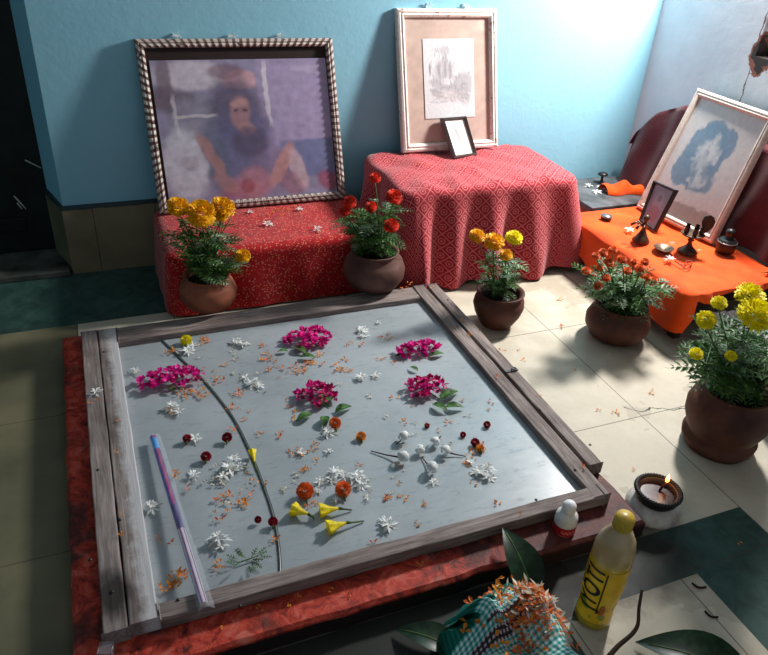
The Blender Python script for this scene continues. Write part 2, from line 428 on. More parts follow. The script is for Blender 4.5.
# glass sheets, divided by a long curved break
gl = thing('glass_sheet', (.42, 1.36, ZL), 'dusty blue grey glass sheet with a long curved break, strewn with petals', 'glass')
brk = [P(*a, z=ZG) for a in ((150, 326), (159, 337), (181, 358), (205, 381), (232, 415), (250, 450), (264, 485), (274, 515), (279, 542), (281, 568), (281, 590))]
brk = [Vector((b.x, b.y)) for b in brk]; brk[0].y = 1.815; brk[-1].y = .880
def smooth_pts(ps, n=4):
    out = []
    for i in range(len(ps) - 1):
        a = ps[max(i - 1, 0)]; b = ps[i]; c = ps[i + 1]; d = ps[min(i + 2, len(ps) - 1)]
        for k in range(n):
            t = k / n; out.append(.5 * ((2 * b) + (c - a) * t + (2 * a - 5 * b + 4 * c - d) * t * t + (3 * b - a - 3 * c + d) * t ** 3))
    out.append(ps[-1]); return out
bs = smooth_pts(brk)
def slab(poly, z0, z1):
    m = MB(); N = len(poly); m.add([(x, y, z0) for x, y in poly] + [(x, y, z1) for x, y in poly], [tuple(range(N))[::-1], tuple(range(N, 2 * N))] + [(k, (k + 1) % N, N + (k + 1) % N, N + k) for k in range(N)]); return m
slab([(-.013, 1.815)] + [(-.013, .88)] + [(b.x, b.y) for b in reversed(bs)], ZL + .001, ZG - .003).build('pane', M['pane'], gl)
slab([(b.x + .0015, b.y) for b in bs] + [(.922, .88), (.922, 1.815)], ZL + .001, ZG).build('pane', M['pane'], gl)
m = MB(); m.tube([(b.x - .002, b.y, ZG - .0028) for b in bs], .0034, 6); m.build('broken_edge', M['pane_edge'], gl)

# ---------------------------------------------------------------- draped cloth tables
def drape(x0, x1, y0, y1, zt, drop, flare, amp, nf, rad=.03, per=260, top_bump=.004, seed=0, rows=16):
    pts = []; L = [(x1 - x0 - 2 * rad), (y1 - y0 - 2 * rad)]; arc = PI * rad / 2
    tot = 2 * L[0] + 2 * L[1] + 4 * arc
    for i in range(per):
        s = tot * i / per
        segs = [(L[0], 0), (arc, 1), (L[1], 2), (arc, 3), (L[0], 4), (arc, 5), (L[1], 6), (arc, 7)]
        for ln, id in segs:
            if s <= ln or id == 7: break
            s -= ln
        if id == 0: p = (x0 + rad + s, y0); n = (0, -1)
        elif id == 2: p = (x1, y0 + rad + s); n = (1, 0)
        elif id == 4: p = (x1 - rad - s, y1); n = (0, 1)
        elif id == 6: p = (x0, y1 - rad - s); n = (-1, 0)
        else:
            c = {1: (x1 - rad, y0 + rad), 3: (x1 - rad, y1 - rad), 5: (x0 + rad, y1 - rad), 7: (x0 + rad, y0 + rad)}[id]
            a = {1: -PI / 2, 3: 0, 5: PI / 2, 7: PI}[id] + s / rad
            n = (math.cos(a), math.sin(a)); p = (c[0] + rad * n[0], c[1] + rad * n[1])
        pts.append((p, n, tot * i / per))
    cx_, cy_ = (x0 + x1) / 2, (y0 + y1) / 2
    vs = []; uv = []
    K = 12
    for k in range(1, K + 1):
        f = k / K
        for p, n, s in pts:
            x, y = cx_ + (p[0] - cx_) * f, cy_ + (p[1] - cy_) * f
            z = zt + top_bump * noise.noise(Vector((x * 16 + seed, y * 9, 0))) * 2 * (1 if k < K else .2)
            if k == K: z -= .004
            vs.append((x, y, z)); uv.append((x, y))
    for r in range(1, rows + 1):
        t = r / rows
        for p, n, s in pts:
            d = drop(p, n)
            fold = math.sin(s * nf + 1.7 * math.sin(s * 5 + seed)) * .6 + .7 * noise.noise(Vector((s * 11, seed, t * .8)))
            o = .006 + flare(p, n) * t + amp * min(1, t * 1.3) * (fold + .35) if d > .03 else .006
            o = max(o, .004)
            vs.append((p[0] + n[0] * o, p[1] + n[1] * o, zt - .004 - d * t)); uv.append((p[0] + n[0] * d * t, p[1] + n[1] * d * t))
    R = K + rows; N = per
    fs = [(r * N + k, r * N + (k + 1) % N, (r + 1) * N + (k + 1) % N, (r + 1) * N + k) for r in range(R - 1) for k in range(N)]
    m = MB(); o = m.add(vs, [tuple(reversed(q)) for q in fs], 0, uv, True)
    m.add([vs[k] for k in range(N)] + [(cx_, cy_, zt)], [(N, k, (k + 1) % N) for k in range(N)], 0, [uv[k] for k in range(N)] + [(cx_, cy_)], True)
    m.f = [f[::-1] if i < len(fs) else f for i, f in enumerate(m.f)]
    return m
def low_table(name, x0, x1, y0, y1, zt, label, cat, mat, leg=.03):
    t = thing(name, ((x0 + x1) / 2, (y0 + y1) / 2, 0), label, cat)
    m = MB(); m.box(x0, x1, y0, y1, zt - .022, zt); m.build('table_top', mat, t, bevel=.002)
    a = .03
    for ya in (y0 + .012, y1 - .03):
        m = MB(); m.box(x0 + a, x1 - a, ya, ya + .018, zt - .06, zt - .022); m.build('apron', mat, t)
    for x in (x0 + .008, x1 - .008 - leg):
        for y in (y0 + .008, y1 - .008 - leg):
            m = MB(); m.box(x, x + leg, y, y + leg, 0, zt - .022); m.build('leg', mat, t, bevel=.002)
    return t
Z1, Z2, Z3 = .215, .362, .185
low_table('low_table', .175, .876, 2.04, 2.38, Z1 - .012, 'low wooden bench hidden beneath the bright red printed cloth', 'table', M['dark_wood'])
m = drape(.165, .885, 2.028, 2.392, Z1, lambda p, n: Z1 - .012, lambda p, n: .012, .004, 40, top_bump=.002, seed=3)
tag(m.build('table_cloth', M['cloth_leaf'], at=(.55, 2.2, Z1)), 'bright red cloth with tiny pale leaf print over the low bench under the wide photograph', 'cloth')
low_table('side_table', 1.0, 1.575, 2.03, 2.385, Z2 - .022, 'taller wooden table hidden beneath the rose red ring patterned cloth', 'table', M['dark_wood'])
def d2(p, n): return Z2 - .012 - .02 * (.5 + .5 * math.sin(p[0] * 21))
m = drape(.92, 1.605, 1.998, 2.395, Z2, d2, lambda p, n: (.03 if n[1] < -.3 else 0) + (.04 * max(0, n[0])), .045, 44, rad=.05, top_bump=.009, seed=7, rows=22, per=420)
tag(m.build('table_cloth', M['cloth_ring'], at=(1.28, 2.2, Z2)), 'rose red cloth with ring and diamond print hanging in folds over the taller table', 'cloth')
# orange covered table along the right wall
low_table('low_table', 1.665, 2.06, 1.44, 2.06, Z3 - .014, 'low dark wooden table under the plain orange cloth by the right wall', 'table', M['dark_wood'])
def d3(p, n):
    if n[1] < -.7 and p[0] > 1.69: return .022 + .01 * math.sin(p[0] * 30)
    if n[0] < -.3 or (n[1] < 0 and p[0] < 1.70):
        return .125 - .015 * math.sin(p[1] * 20) - (.1 * max(0, (p[0] - 1.66) / .06) if n[1] < -.3 else 0)
    return .03
m = drape(1.65, 2.075, 1.425, 2.08, Z3, d3, lambda p, n: .012, .010, 30, rad=.02, top_bump=.005, seed=5)
tag(m.build('table_cloth', M['orange'], at=(1.86, 1.75, Z3)), 'plain bright orange cloth over the low table by the right wall', 'cloth')
# dark red cloth heaped against the right wall behind the leaning picture
def hz(y):
    k = [(1.28, .42), (1.6, .50), (2.0, .56), (2.12, .56), (2.25, .50), (2.36, .385), (2.385, .33)]
    for (a, b), (c, d) in zip(k, k[1:]):
        if y <= c: t = max(0, (y - a) / (c - a)); return b + (d - b) * t
    return k[-1][1]
def fd(u, v):
    y = 1.28 + 1.105 * u; h = hz(y)
    if v > .85:
        w = (v - .85) / .15; return (2.125 + .05 * w, y, h + .006 * math.sin(w * PI))
    w = v / .85; z = .004 if y < 1.40 else 0
    z0 = Z3 + .012 if 1.40 < y < 2.1 else .02
    x = 2.075 + .05 * w ** 1.5 - .010 * math.sin(y * 38 + w * 3) - .008 * noise.noise(Vector((y * 9, w * 4, 2)))
    if y > 2.34: x += .02 * (y - 2.34) / .045
    x = min(x, 2.165)
    return (x, y + (.012 * noise.noise(Vector((w * 7, 1, 0))) if u > .97 else 0), z0 + (h - z0) * w)
m = MB(); m.grid(110, 40, fd, 0, lambda u, v: (u * 1.1, v * .45))
# side returning to the wall
m.grid(6, 20, lambda u, v: (fd(1, v * .85)[0] * (1 - u) + 2.172 * u, fd(1, v * .85)[1], fd(1, v * .85)[2]), 0, lambda u, v: (1.1 + u * .1, v * .4))
tag(m.build('drape_cloth', M['cloth_maroon'], at=(2.12, 1.9, .02)), 'dark maroon dotted cloth hung against the right wall behind the leaning picture', 'cloth')

# ---------------------------------------------------------------- framed pictures
def paint(w, h, base, blobs, nz=.06, seed=0, warp=.012):
    cols = []
    base = lin(base)
    bl = [(a, b, c, d, math.cos(r), math.sin(r), lin(col), al, sf) for (a, b, c, d, r, col, al, sf) in blobs]
    for j in range(h + 1):
        for i in range(w + 1):
            u, v = i / w, j / h; c = list(base)
            wu = u + warp * (noise.noise(Vector((u * 9, v * 9, seed))) + .6 * noise.noise(Vector((u * 27, v * 27, seed)))); wv = v + warp * (noise.noise(Vector((u * 9, v * 9, seed + 5))) + .6 * noise.noise(Vector((u * 27, v * 27, seed + 5))))
            for (a, b, rx, ry, cr, sr, col, al, sf) in bl:
                dx, dy = wu - a, wv - b; x = (dx * cr + dy * sr) / rx; y = (-dx * sr + dy * cr) / ry
                d = math.sqrt(x * x + y * y) if sf > 0 else max(abs(x), abs(y))
                s = abs(sf); k = max(0, min(1, (1 - d) / s + .5)); k = k * k * (3 - 2 * k) * al
                if k: c = [c[q] * (1 - k) + col[q] * k for q in range(3)]
            g = 1 + nz * (noise.noise(Vector((u * 22, v * 22, seed))) + .5 * noise.noise(Vector((u * 60, v * 60, seed))))
            cols.append([max(0, x * g) for x in c])
    return cols
def m_paint(name, rough=.12, coat=.5):
    t = NT(name); a = t.n('ShaderNodeAttribute', attribute_name='paint')
    return t.out(a.outputs['Color'], .45, .4, Coat_Weight=coat, Coat_Roughness=rough)
M['photo'] = m_paint('photo_under_glass'); M['sketch'] = m_paint('paper_under_glass', .2, .25)
def m_rib():
    t = NT('ribbed_gilt_moulding'); uv = t.coord('UV'); u, v, _ = t.sep(uv)
    s = t.gt(t.math('FRACT', t.mul(u, 42)), .45); n = t.noise(t.coord('World'), 40, 4)
    c = t.mix(s, (116, 90, 84), (196, 186, 178)); c = t.mix(t.lt(v, .12), c, (120, 98, 90)); c = t.mix(t.gt(v, .88), c, (60, 44, 40))
    c = t.mix(t.gt(n, .66), c, (60, 46, 42)); return t.out(c, .5, .3)
M['rib'] = m_rib()
def m_peel(name, a, b, c2):
    t = NT(name); p = t.coord('World'); n = t.noise(p, 30, 5, .7); k = t.noise(p, 90, 3)
    c = t.ramp(k, (.3, a), (.7, b)); c = t.mix(t.gt(n, .62), c, c2); t.bump(n, .3, .002); return t.out(c, .65, .3)
M['peel'] = m_peel('peeling_white_paint', (214, 204, 196), (232, 224, 216), (176, 152, 140))
M['peel_grey'] = m_peel('worn_pale_wood', (186, 174, 162), (206, 196, 186), (162, 146, 130))
M['black_frame'] = plain('dark_frame', (52, 42, 42), .4, .4)
M['grey_frame'] = plain('grey_frame', (96, 92, 90), .4, .4)
M['rebate'] = plain('dark_rebate', (44, 30, 28), .6)
M['backing'] = plain('card_backing', (92, 74, 58), .9)
def framed(name, cs, bw, dep, fm, parts, label, beads=False, cat='picture'):
    """cs: bottom-left, bottom-right, top-right, top-left. parts: (u0,u1,v0,v1,depth,name,material,colours,(w,h))"""
    bl, br, tr, tl = cs; nrm = (br - bl).cross(tl - bl).normalized()
    W = ((br - bl).length + (tr - tl).length) / 2; Hh = ((tl - bl).length + (tr - br).length) / 2
    def pt(u, v, d): return bl * (1 - u) * (1 - v) + br * u * (1 - v) + tr * u * v + tl * (1 - u) * v + nrm * d
    t = thing(name, (bl + br) / 2, label, cat)
    a, b = bw / W, bw / Hh
    m = MB()
    prof = [(0, -dep), (0, 0), (.12, .004), (.35, .006), (.5, .003), (.7, .006), (.9, .002), (1, -.004), (1, -dep)]
    sides = [((0, 0), (1, 0), (1 - a, b), (a, b), W), ((1, 0), (1, 1), (1 - a, 1 - b), (1 - a, b), Hh), ((1, 1), (0, 1), (a, 1 - b), (1 - a, 1 - b), W), ((0, 1), (0, 0), (a, b), (a, 1 - b), Hh)]
    for o0, o1, i1, i0, L in sides:
        n = int(L * 42 * 2 * 2) if beads else 24
        def fn(u, k):
            j = min(int(round(k * (len(prof) - 1))), len(prof) - 1); f, d = prof[j]
            s0 = (o0[0] + (i0[0] - o0[0]) * f, o0[1] + (i0[1] - o0[1]) * f); s1 = (o1[0] + (i1[0] - o1[0]) * f, o1[1] + (i1[1] - o1[1]) * f)
            if beads and j in (5, 6): d += .004 * (.5 + .5 * math.cos(u * L * 42 * 2 * PI))
            return pt(s0[0] + (s1[0] - s0[0]) * u, s0[1] + (s1[1] - s0[1]) * u, d)
        m.grid(n, len(prof) - 1, fn, 0, lambda u, v, L=L: (u * L, v), False)
    m.f = [f[::-1] for f in m.f]
    m.build('moulding', fm, t)
    m = MB(); m.grid(24, 24, lambda u, v: pt(u * .98 + .01, v * .98 + .01, -dep + .001)); m.build('backing', M['backing'], t)
    for (u0, u1, v0, v1, d, nm, mat, cols, (w, h)) in parts:
        m = MB(); m.grid(w, h, lambda u, v: pt(u0 + (u1 - u0) * u, v0 + (v1 - v0) * v, d), 0, None, False)
        if cols: m.col = cols
        m.build(nm, mat, t)
    return t, pt
# wide photograph
def zz(p): return p
yf = 2.345; yt = 2.422
c1 = [P(160, 214, z=Z1 + .007), P(346, 198, z=Z1 + .007), P(332, 38, y=yt), P(134, 39, y=yt)]
B = [(.2, .9, .2, .1, 0, (186, 178, 186), .7, .5), (.48, .86, .1, .07, 0, (200, 150, 150), .6, .4), (.4, .92, .1, .05, 0, (90, 50, 60), .6, .6),
     (.12, .72, .2, .09, -.3, (84, 70, 84), .8, .6), (.25, .66, .06, .12, 0, (120, 118, 136), .7, .5), (.18, .55, .13, .2, 0, (120, 116, 134), .8, .6),
     (.8, .6, .22, .4, 0, (140, 126, 158), .9, -.2), (.63, .75, .012, .22, 0, (186, 180, 190), .9, -.3), (.85, .28, .17, .14, 0, (82, 92, 130), .8, -.25),
     (.12, .28, .13, .26, 0, (176, 176, 186), .8, .4), (.14, .3, .05, .05, 0, (130, 120, 130), .5, .6),
     (.42, .66, .13, .22, 0, (62, 54, 76), .8, .8), (.5, .55, .12, .25, 0, (76, 66, 92), .7, .9), (.45, .36, .17, .3, 0, (76, 76, 112), .8, .7), (.3, .3, .07, .3, .1, (78, 84, 108), .8, .6), (.6, .2, .12, .2, 0, (110, 92, 120), .6, .8), (.42, .06, .12, .08, 0, (150, 64, 84), .6, .8), (.06, .85, .04, .2, 0, (92, 76, 90), .8, .6), (.9, .93, .12, .03, 0, (150, 140, 160), .5, .8),
     (.46, .63, .062, .12, 0, (132, 98, 104), .9, .5), (.46, .70, .05, .03, 0, (158, 120, 118), .6, .7), (.49, .52, .05, .05, 0, (150, 112, 112), .7, .6), (.5, .42, .1, .11, 0, (66, 56, 80), .7, .5),
     (.435, .655, .014, .01, 0, (60, 44, 54), .8, .8), (.49, .655, .014, .01, 0, (60, 44, 54), .8, .8),
     (.27, .34, .035, .17, .35, (142, 104, 104), .85, .5), (.34, .13, .05, .1, .7, (142, 104, 104), .7, .5), (.67, .24, .045, .18, -.45, (160, 116, 112), .85, .4), (.77, .2, .045, .16, .2, (176, 150, 156), .75, .5),
     (.5, .12, .1, .12, 0, (156, 104, 116), .7, .5), (.46, .1, .04, .06, 0, (120, 40, 56), .6, .5), (.72, .1, .06, .1, .3, (128, 84, 96), .6, .5), (.95, .1, .06, .08, .5, (128, 34, 60), .7, .6),
     (.2, .62, .11, .012, 0, (180, 176, 180), .7, -.5), (.1, .62, .01, .14, 0, (176, 172, 178), .6, -.5)]
t1, pf1 = framed('framed_photograph', c1, .026, .022, M['rib'], [
    (.03, .97, .04, .96, -.009, 'mount', M['rebate'], None, (1, 1)),
    (.055, .955, .045, .885, -.006, 'photograph', M['photo'], [[min(.9, q * 1.35 + .012) for q in c_] for c_ in paint(190, 150, (122, 116, 142), B, .2, 1)], (190, 150))],
    'wide faded photograph of a bearded man in a beaded brown and cream frame', True)
# tall sketch in cream mount
yk = 2.425
c2 = [P(403, 153, z=Z2 + .009), P(498, 147, z=Z2 + .009), P(496, 9, y=yk), P(396, 8, y=yk)]
rnd2 = random.Random(5).uniform
S = [(.42, .86, .09, .06, 0, (176, 172, 176), .7, .6), (.4, .72, .06, .07, 0, (168, 164, 168), .6, .6), (.4, .6, .2, .14, 0, (186, 182, 186), .8, .5), (.3, .6, .025, .1, .1, (140, 138, 142), .6, .7),
     (.42, .62, .03, .12, 0, (150, 148, 152), .7, .7), (.52, .62, .03, .12, 0, (160, 158, 162), .7, .7), (.12, .62, .02, .08, 0, (130, 128, 132), .8, .7), (.35, .42, .25, .07, -.2, (170, 166, 170), .7, .6),
     (.75, .42, .22, .16, .4, (172, 170, 174), .9, .6), (.8, .8, .16, .1, 0, (196, 196, 200), .6, .6), (.25, .32, .14, .05, -.3, (158, 156, 160), .8, .6), (.5, .28, .35, .08, 0, (196, 188, 188), .6, .7), (.8, .25, .1, .1, 0, (186, 184, 188), .7, .6),
     (.45, .47, .12, .04, 0, (214, 212, 214), .8, .5)]
for k_ in range(60):
    S.append((rnd2(.15, .62), rnd2(.35, .9), .006, rnd2(.02, .07), rnd2(-.5, .5), (128, 126, 132), .45, .9))
for k_ in range(50):
    S.append((rnd2(.5, .92), rnd2(.2, .58), .007, rnd2(.02, .06), rnd2(-1.6, 1.6), (138, 136, 142), .5, .9))
for k_ in range(20):
    S.append((rnd2(.1, .8), rnd2(.2, .4), rnd2(.03, .1), .006, rnd2(-.3, .3), (150, 148, 152), .5, .9))
t2, pf2 = framed('framed_sketch', c2, .030, .02, M['peel'], [
    (.06, .94, .05, .95, -.008, 'mount', plain('buff_card', (196, 172, 160), .8, .2, .05), None, (1, 1)),
    (.25, .765, .24, .80, -.0065, 'sketch', M['sketch'], paint(90, 130, (214, 214, 216), S, .1, 9), (90, 130))],
    'tall pencil sketch in a wide buff mount and peeling white frame')
# small frame leaning on it
zs = Z2 + .004
c3 = [P(454, 158.5, z=zs), P(477, 155, z=zs), P(466, 116, y=2.355), P(441, 118, y=2.355)]
t3, pf3 = framed('small_framed_print', c3, .011, .01, M['grey_frame'], [
    (.08, .92, .05, .95, -.003, 'print', M['sketch'], paint(50, 70, (214, 206, 200), [(.45, .6, .05, .3, .25, (120, 112, 112), .8, .6), (.55, .5, .05, .25, .3, (150, 142, 140), .7, .6), (.5, .25, .15, .06, 0, (160, 150, 146), .6, .6)], .06, 4), (50, 70))],
    'small grey framed print propped against the tall sketch')
# large leaning picture on orange cloth
bl, br = P(636, 207, z=Z3 + .01), P(712, 244, z=Z3 + .01)
tl = P(698, 88, x=2.105); wv = (br - bl); tr = tl + Vector((0, -.365, 0.0))
c4 = [bl, br, tr, tl]
bb_ = (98, 122, 142)
S4 = [(.44, .60, .27, .22, -.1, bb_, .95, .12), (.62, .70, .15, .13, .2, bb_, .95, .2), (.42, .78, .15, .08, 0, bb_, .9, .3), (.30, .42, .17, .16, .3, bb_, .95, .2), (.52, .38, .2, .12, 0, bb_, .9, .3),
      (.50, .735, .045, .042, 0, (158, 162, 164), .9, .5), (.47, .60, .12, .11, .3, (178, 180, 180), .9, .7), (.45, .49, .09, .12, 0, (150, 158, 162), .9, .6), (.53, .36, .11, .06, .2, (176, 178, 178), .7, .7), (.60, .56, .035, .04, 0, (172, 176, 178), .7, .7),
      (.44, .38, .035, .08, 0, (112, 132, 146), .8, .6), (.55, .44, .03, .05, .5, (116, 134, 148), .8, .7), (.36, .6, .03, .09, .2, (120, 138, 152), .5, .7), (.55, .07, .55, .09, 0, (134, 128, 122), .8, -.2)]
for k_ in range(40): S4.append((rnd2(.3, .62), rnd2(.3, .7), rnd2(.01, .03), rnd2(.01, .03), rnd2(0, 3), (176, 180, 182) if k_ % 2 else (96, 118, 136), .45, .8))
t4, pf4 = framed('leaning_picture', c4, .026, .018, M['peel_grey'], [
    (.05, .95, .03, .97, -.007, 'picture', M['sketch'], paint(120, 160, (180, 176, 174), S4, .1, 12, .03), (120, 160))],
    'large pale framed picture of a white figure on blue leaning on the right wall')
# small dark frame in front of it
zq = Z3 + .008
bl = P(639, 221, z=zq); br = P(655, 232, z=zq); 
tl = P(654, 180, x=bl.x + .055); tr = P(677, 190, x=br.x + .06)
t5, pf5 = framed('small_framed_photograph', [bl, br, tr, tl], .010, .01, M['black_frame'], [
    (.08, .92, .05, .95, -.003, 'photograph', M['photo'], paint(50, 70, (112, 100, 110), [(.5, .6, .25, .25, 0, (136, 122, 132), .7, .6), (.5, .3, .3, .2, 0, (120, 70, 76), .7, .6), (.5, .7, .1, .1, 0, (90, 70, 74), .7, .6)], .15, 6), (50, 70))],
    'small dark framed photograph propped on the left of the leaning picture')

# ---------------------------------------------------------------- flowers and leaves
def rnd(a, b): return random.uniform(a, b)
def rot_to(d):
    return Vector((0, 0, 1)).rotation_difference(Vector(d).normalized()).to_matrix()
def marigold_head(m, c, r, up=(0, 0, 1), flat=.8, mi=0):
    R = rot_to(up); c = Vector(c)
    rings = [(118, 22), (104, 26), (90, 28), (77, 28), (64, 26), (51, 22), (39, 18), (27, 13), (15, 8), (5, 4)]
    for th, n in rings:
        for k in range(n):
            ph = 2 * PI * (k + rnd(-.3, .3)) / n; t = math.radians(th + rnd(-7, 7)); rr = r * rnd(.88, 1.06)
            d = Vector((math.sin(t) * math.cos(ph), math.sin(t) * math.sin(ph), math.cos(t) * flat))
            s = Vector((-math.sin(ph), math.cos(ph), 0)); w = r * rnd(.09, .14)
            up2 = d.cross(s) * r * rnd(-.05, .12)
            a = d * rr * .35; b = d * rr * .8 - up2; e = d * rr + up2
            vs = [a, b + s * w, b - s * w, e + s * w * .8, e - s * w * .8, e * 1.05 - up2 * .6]
            m.add([c + R @ v for v in vs], [(0, 1, 2), (1, 3, 4, 2), (3, 5, 4)], mi)
def pinnate(m, base, d, L, mi=0, pairs=6, droop=.35):
    d = Vector(d).normalized(); side = d.cross(Vector((0, 0, 1)));
    side = side.normalized() if side.length > .05 else Vector((1, 0, 0)); nrm = side.cross(d)
    p = Vector(base); pts = [p.copy()]
    for i in range(pairs + 1):
        t = (i + 1) / (pairs + 1)
        p = p + (d - Vector((0, 0, 1)) * droop * t) .normalized() * L / (pairs + 1); pts.append(p.copy())
        ll = L * .34 * math.sin(PI * min(.95, t * .8 + .15)) * rnd(.8, 1.2)
        for sg in ((-1, 1) if i < pairs else (0,)):
            ld = (d * .75 + side * sg + nrm * rnd(-.1, .25)).normalized() if sg else d
            w = nrm.cross(ld).normalized() * ll * .15
            m.add([p, p + ld * ll * .5 + w, p + ld * ll * .5 - w + nrm * ll * .05, p + ld * ll - Vector((0, 0, 1)) * ll * .15], [(0, 1, 3, 2)], mi)
    for a, b in zip(pts, pts[1:]):
        w = side * .0009; m.add([a - w, a + w, b + w, b - w], [(0, 1, 2, 3)], mi)
def broad_leaf(m, base, d, L, W, mi=0, curl=.2, nrm=(0, 0, 1), n=8):
    d = Vector(d).normalized(); nr = Vector(nrm).normalized(); s = d.cross(nr).normalized(); nr = s.cross(d); b = Vector(base)
    vs = []
    for i in range(n + 1):
        t = i / n; w = W * math.sin(PI * t ** .8) ** .9 * .5 if 0 < t < 1 else .0006
        c = b + d * L * t + nr * (-curl * L * t * t + .1 * L * math.sin(t * PI))
        vs += [c - s * w + nr * w * .35, c, c + s * w + nr * w * .35]
    fs = []
    for i in range(n):
        for k in range(2): fs.append((i * 3 + k, i * 3 + k + 1, (i + 1) * 3 + k + 1, (i + 1) * 3 + k))
    m.add(vs, fs, mi, smooth=True)

def potted(name, base, prof, clay, R, zm, heads, hm, nleaf, spread, hgt, label, hr=.036, pale=.25, wob=.02, buds=(), extra=None, lean=(0, 0)):
    t = thing(name, base, label, 'potted plant', 'potted marigolds round the glass')
    b = Vector(base)
    m = MB(); m.lathe(prof, 48, b, wob=wob, seed=b.x * 9); m.build('pot', clay, t)
    m = MB(); m.lathe([(0, zm - .012), (R * .5, zm - .01), (R * .98, zm - .014)], 30, b, wob=.03); m.build('soil', M['soil'], t)
    top = b + Vector((0, 0, zm - .012))
    st = MB(); fo = MB()
    tips = [(Vector(p), s, mt) for (p, s, mt) in heads]
    allst = [(p, s) for p, s, _ in tips]
    for k in range(9):
        a = rnd(0, 2 * PI); rr = spread * rnd(.3, .9)
        allst.append((b + Vector((math.cos(a) * rr + lean[0] * .6, math.sin(a) * rr + lean[1] * .6, zm + hgt * rnd(.45, .85))), 0))
    curves = []
    for p, s in allst:
        r0 = top + Vector((rnd(-.3, .3) * R, rnd(-.3, .3) * R, 0)); e = p - Vector((0, 0, s * .5)); mid = (r0 + e) / 2 + Vector((rnd(-.012, .012), rnd(-.012, .012), .01))
        cv = [(r0 * (1 - u) ** 2 + mid * 2 * u * (1 - u) + e * u * u) for u in [i / 6 for i in range(7)]]
        st.tube(cv, [.0028 - .0002 * i for i in range(7)], 5); curves.append((cv, s))
    zmax = zm + hgt
    for k in range(nleaf):
        cv, s = random.choice(curves); u = rnd(.12, .92 if s == 0 else .8); i = min(int(u * 6), 5); p = cv[i].lerp(cv[i + 1], u * 6 - i)
        a = rnd(0, 2 * PI); d = Vector((math.cos(a), math.sin(a), rnd(-.1, .7)))
        if p.z - b.z > zmax: continue
        pinnate(fo, p, d, spread * rnd(.5, .95), 1 if random.random() < pale else 0, droop=rnd(.2, .8))
    st.build('stem', M['stem'], t)
    fo.build('foliage', [M['leaf'], M['leaf_pale']], t)
    for p, s, mt in tips:
        m = MB(); marigold_head(m, p, s, (rnd(-.15, .15), rnd(-.5, -.2), 1)); m.build('flower', M[mt], t)
    return t
def H_(px, py, y): return P(px, py, y=y)
# pot one : amber marigolds, back left
y = 1.925; b1 = (.262, y, ZW)
prof1 = [(0, 0), (.04, 0), (.066, .012), (.083, .038), (.086, .06), (.078, .083), (.062, .098), (.064, .106), (.070, .110), (.066, .112), (.058, .104), (.055, .09)]
potted('potted_marigold', b1, prof1, M['clay'], .06, .105, [(H_(201, 214, y - .03), .042, 'marigold'), (H_(222, 208, y), .036, 'marigold'), (H_(178, 207, y), .031, 'marigold'), (H_(243, 256, y - .04), .022, 'marigold'), (H_(221, 216, y - .02), .020, 'marigold')],
       'marigold', 170, .1, .2, 'round terracotta pot of amber marigolds at the back left of the wooden frame')
y = 1.915; b2 = (.795, y, ZW)
prof2 = [(0, 0), (.05, 0), (.08, .014), (.099, .045), (.101, .072), (.09, .1), (.07, .116), (.072, .126), (.078, .13), (.074, .132), (.064, .122), (.06, .1)]
potted('potted_marigold', b2, prof2, M['clay_grey'], .066, .124, [(H_(375, 178, y), .018, 'marigold_red'), (H_(394, 197, y - .03), .026, 'marigold_red'), (H_(350, 202, y), .020, 'marigold_red'), (H_(345, 211, y), .018, 'marigold_red'), (H_(371, 207, y - .05), .018, 'marigold_red'), (H_(391, 226, y - .06), .024, 'marigold_red')],
       'red', 170, .09, .18, 'round smoke darkened clay pot of small red marigolds on the back of the wooden frame', pale=.15)
y = 1.70; b3 = (1.15, y, 0)
prof3 = [(0, 0), (.045, 0), (.055, .01), (.074, .045), (.083, .075), (.08, .095), (.068, .108), (.072, .118), (.078, .122), (.073, .124), (.062, .114), (.058, .09)]
potted('potted_marigold', b3, prof3, M['clay_dark'], .064, .116, [(H_(494, 242, y), .032, 'marigold'), (H_(514, 238, y), .027, 'marigold_yellow'), (H_(477, 236, y), .024, 'marigold'), (H_(506, 255, y - .04), .020, 'marigold')],
       'y', 110, .08, .15, 'small dark clay pot of golden marigolds below the rose red cloth', pale=.4)
y = 1.52; b4 = (1.49, y, 0)
prof4 = [(0, 0), (.05, 0), (.08, .012), (.1, .042), (.102, .07), (.09, .096), (.074, .108), (.078, .118), (.083, .122), (.078, .124), (.068, .112), (.062, .09)]
hd = [(596, 256), (603, 253), (613, 250), (609, 263), (622, 259), (600, 268), (634, 262), (640, 268), (586, 271), (647, 277), (598, 286), (622, 281), (606, 278), (654, 280), (627, 271), (645, 262)]
potted('potted_marigold', b4, prof4, M['clay_dark'], .07, .112, [(H_(a, c, y + rnd(-.05, .04)), rnd(.011, .016), 'marigold_orange') for a, c in hd], 'o', 190, .11, .13,
       'dark clay pot of small orange flowers before the orange table', pale=.5, lean=(.01, 0))
y = .99; b5 = (1.42, y, 0)
prof5 = [(0, .0), (.08, 0), (.092, .018), (.095, .034), (.08, .042), (.09, .056), (.103, .09), (.105, .12), (.095, .15), (.078, .168), (.082, .178), (.087, .182), (.083, .185), (.072, .175), (.066, .15)]
potted('potted_marigold', b5, prof5, M['clay_dark'], .076, .174, [(H_(755, 315, y - .03), .042, 'marigold_yellow'), (H_(750, 296, y + .02), .034, 'marigold_yellow'), (H_(706, 320, y - .02), .022, 'marigold_yellow'), (H_(719, 303, y), .018, 'marigold_yellow'), (H_(696, 354, y - .04), .016, 'marigold_yellow'), (H_(731, 356, y - .06), .014, 'marigold_yellow')],
       'yy', 240, .125, .23, 'large round clay pot on a dish with bright yellow marigolds at the right', pale=.3, lean=(.0, 0))

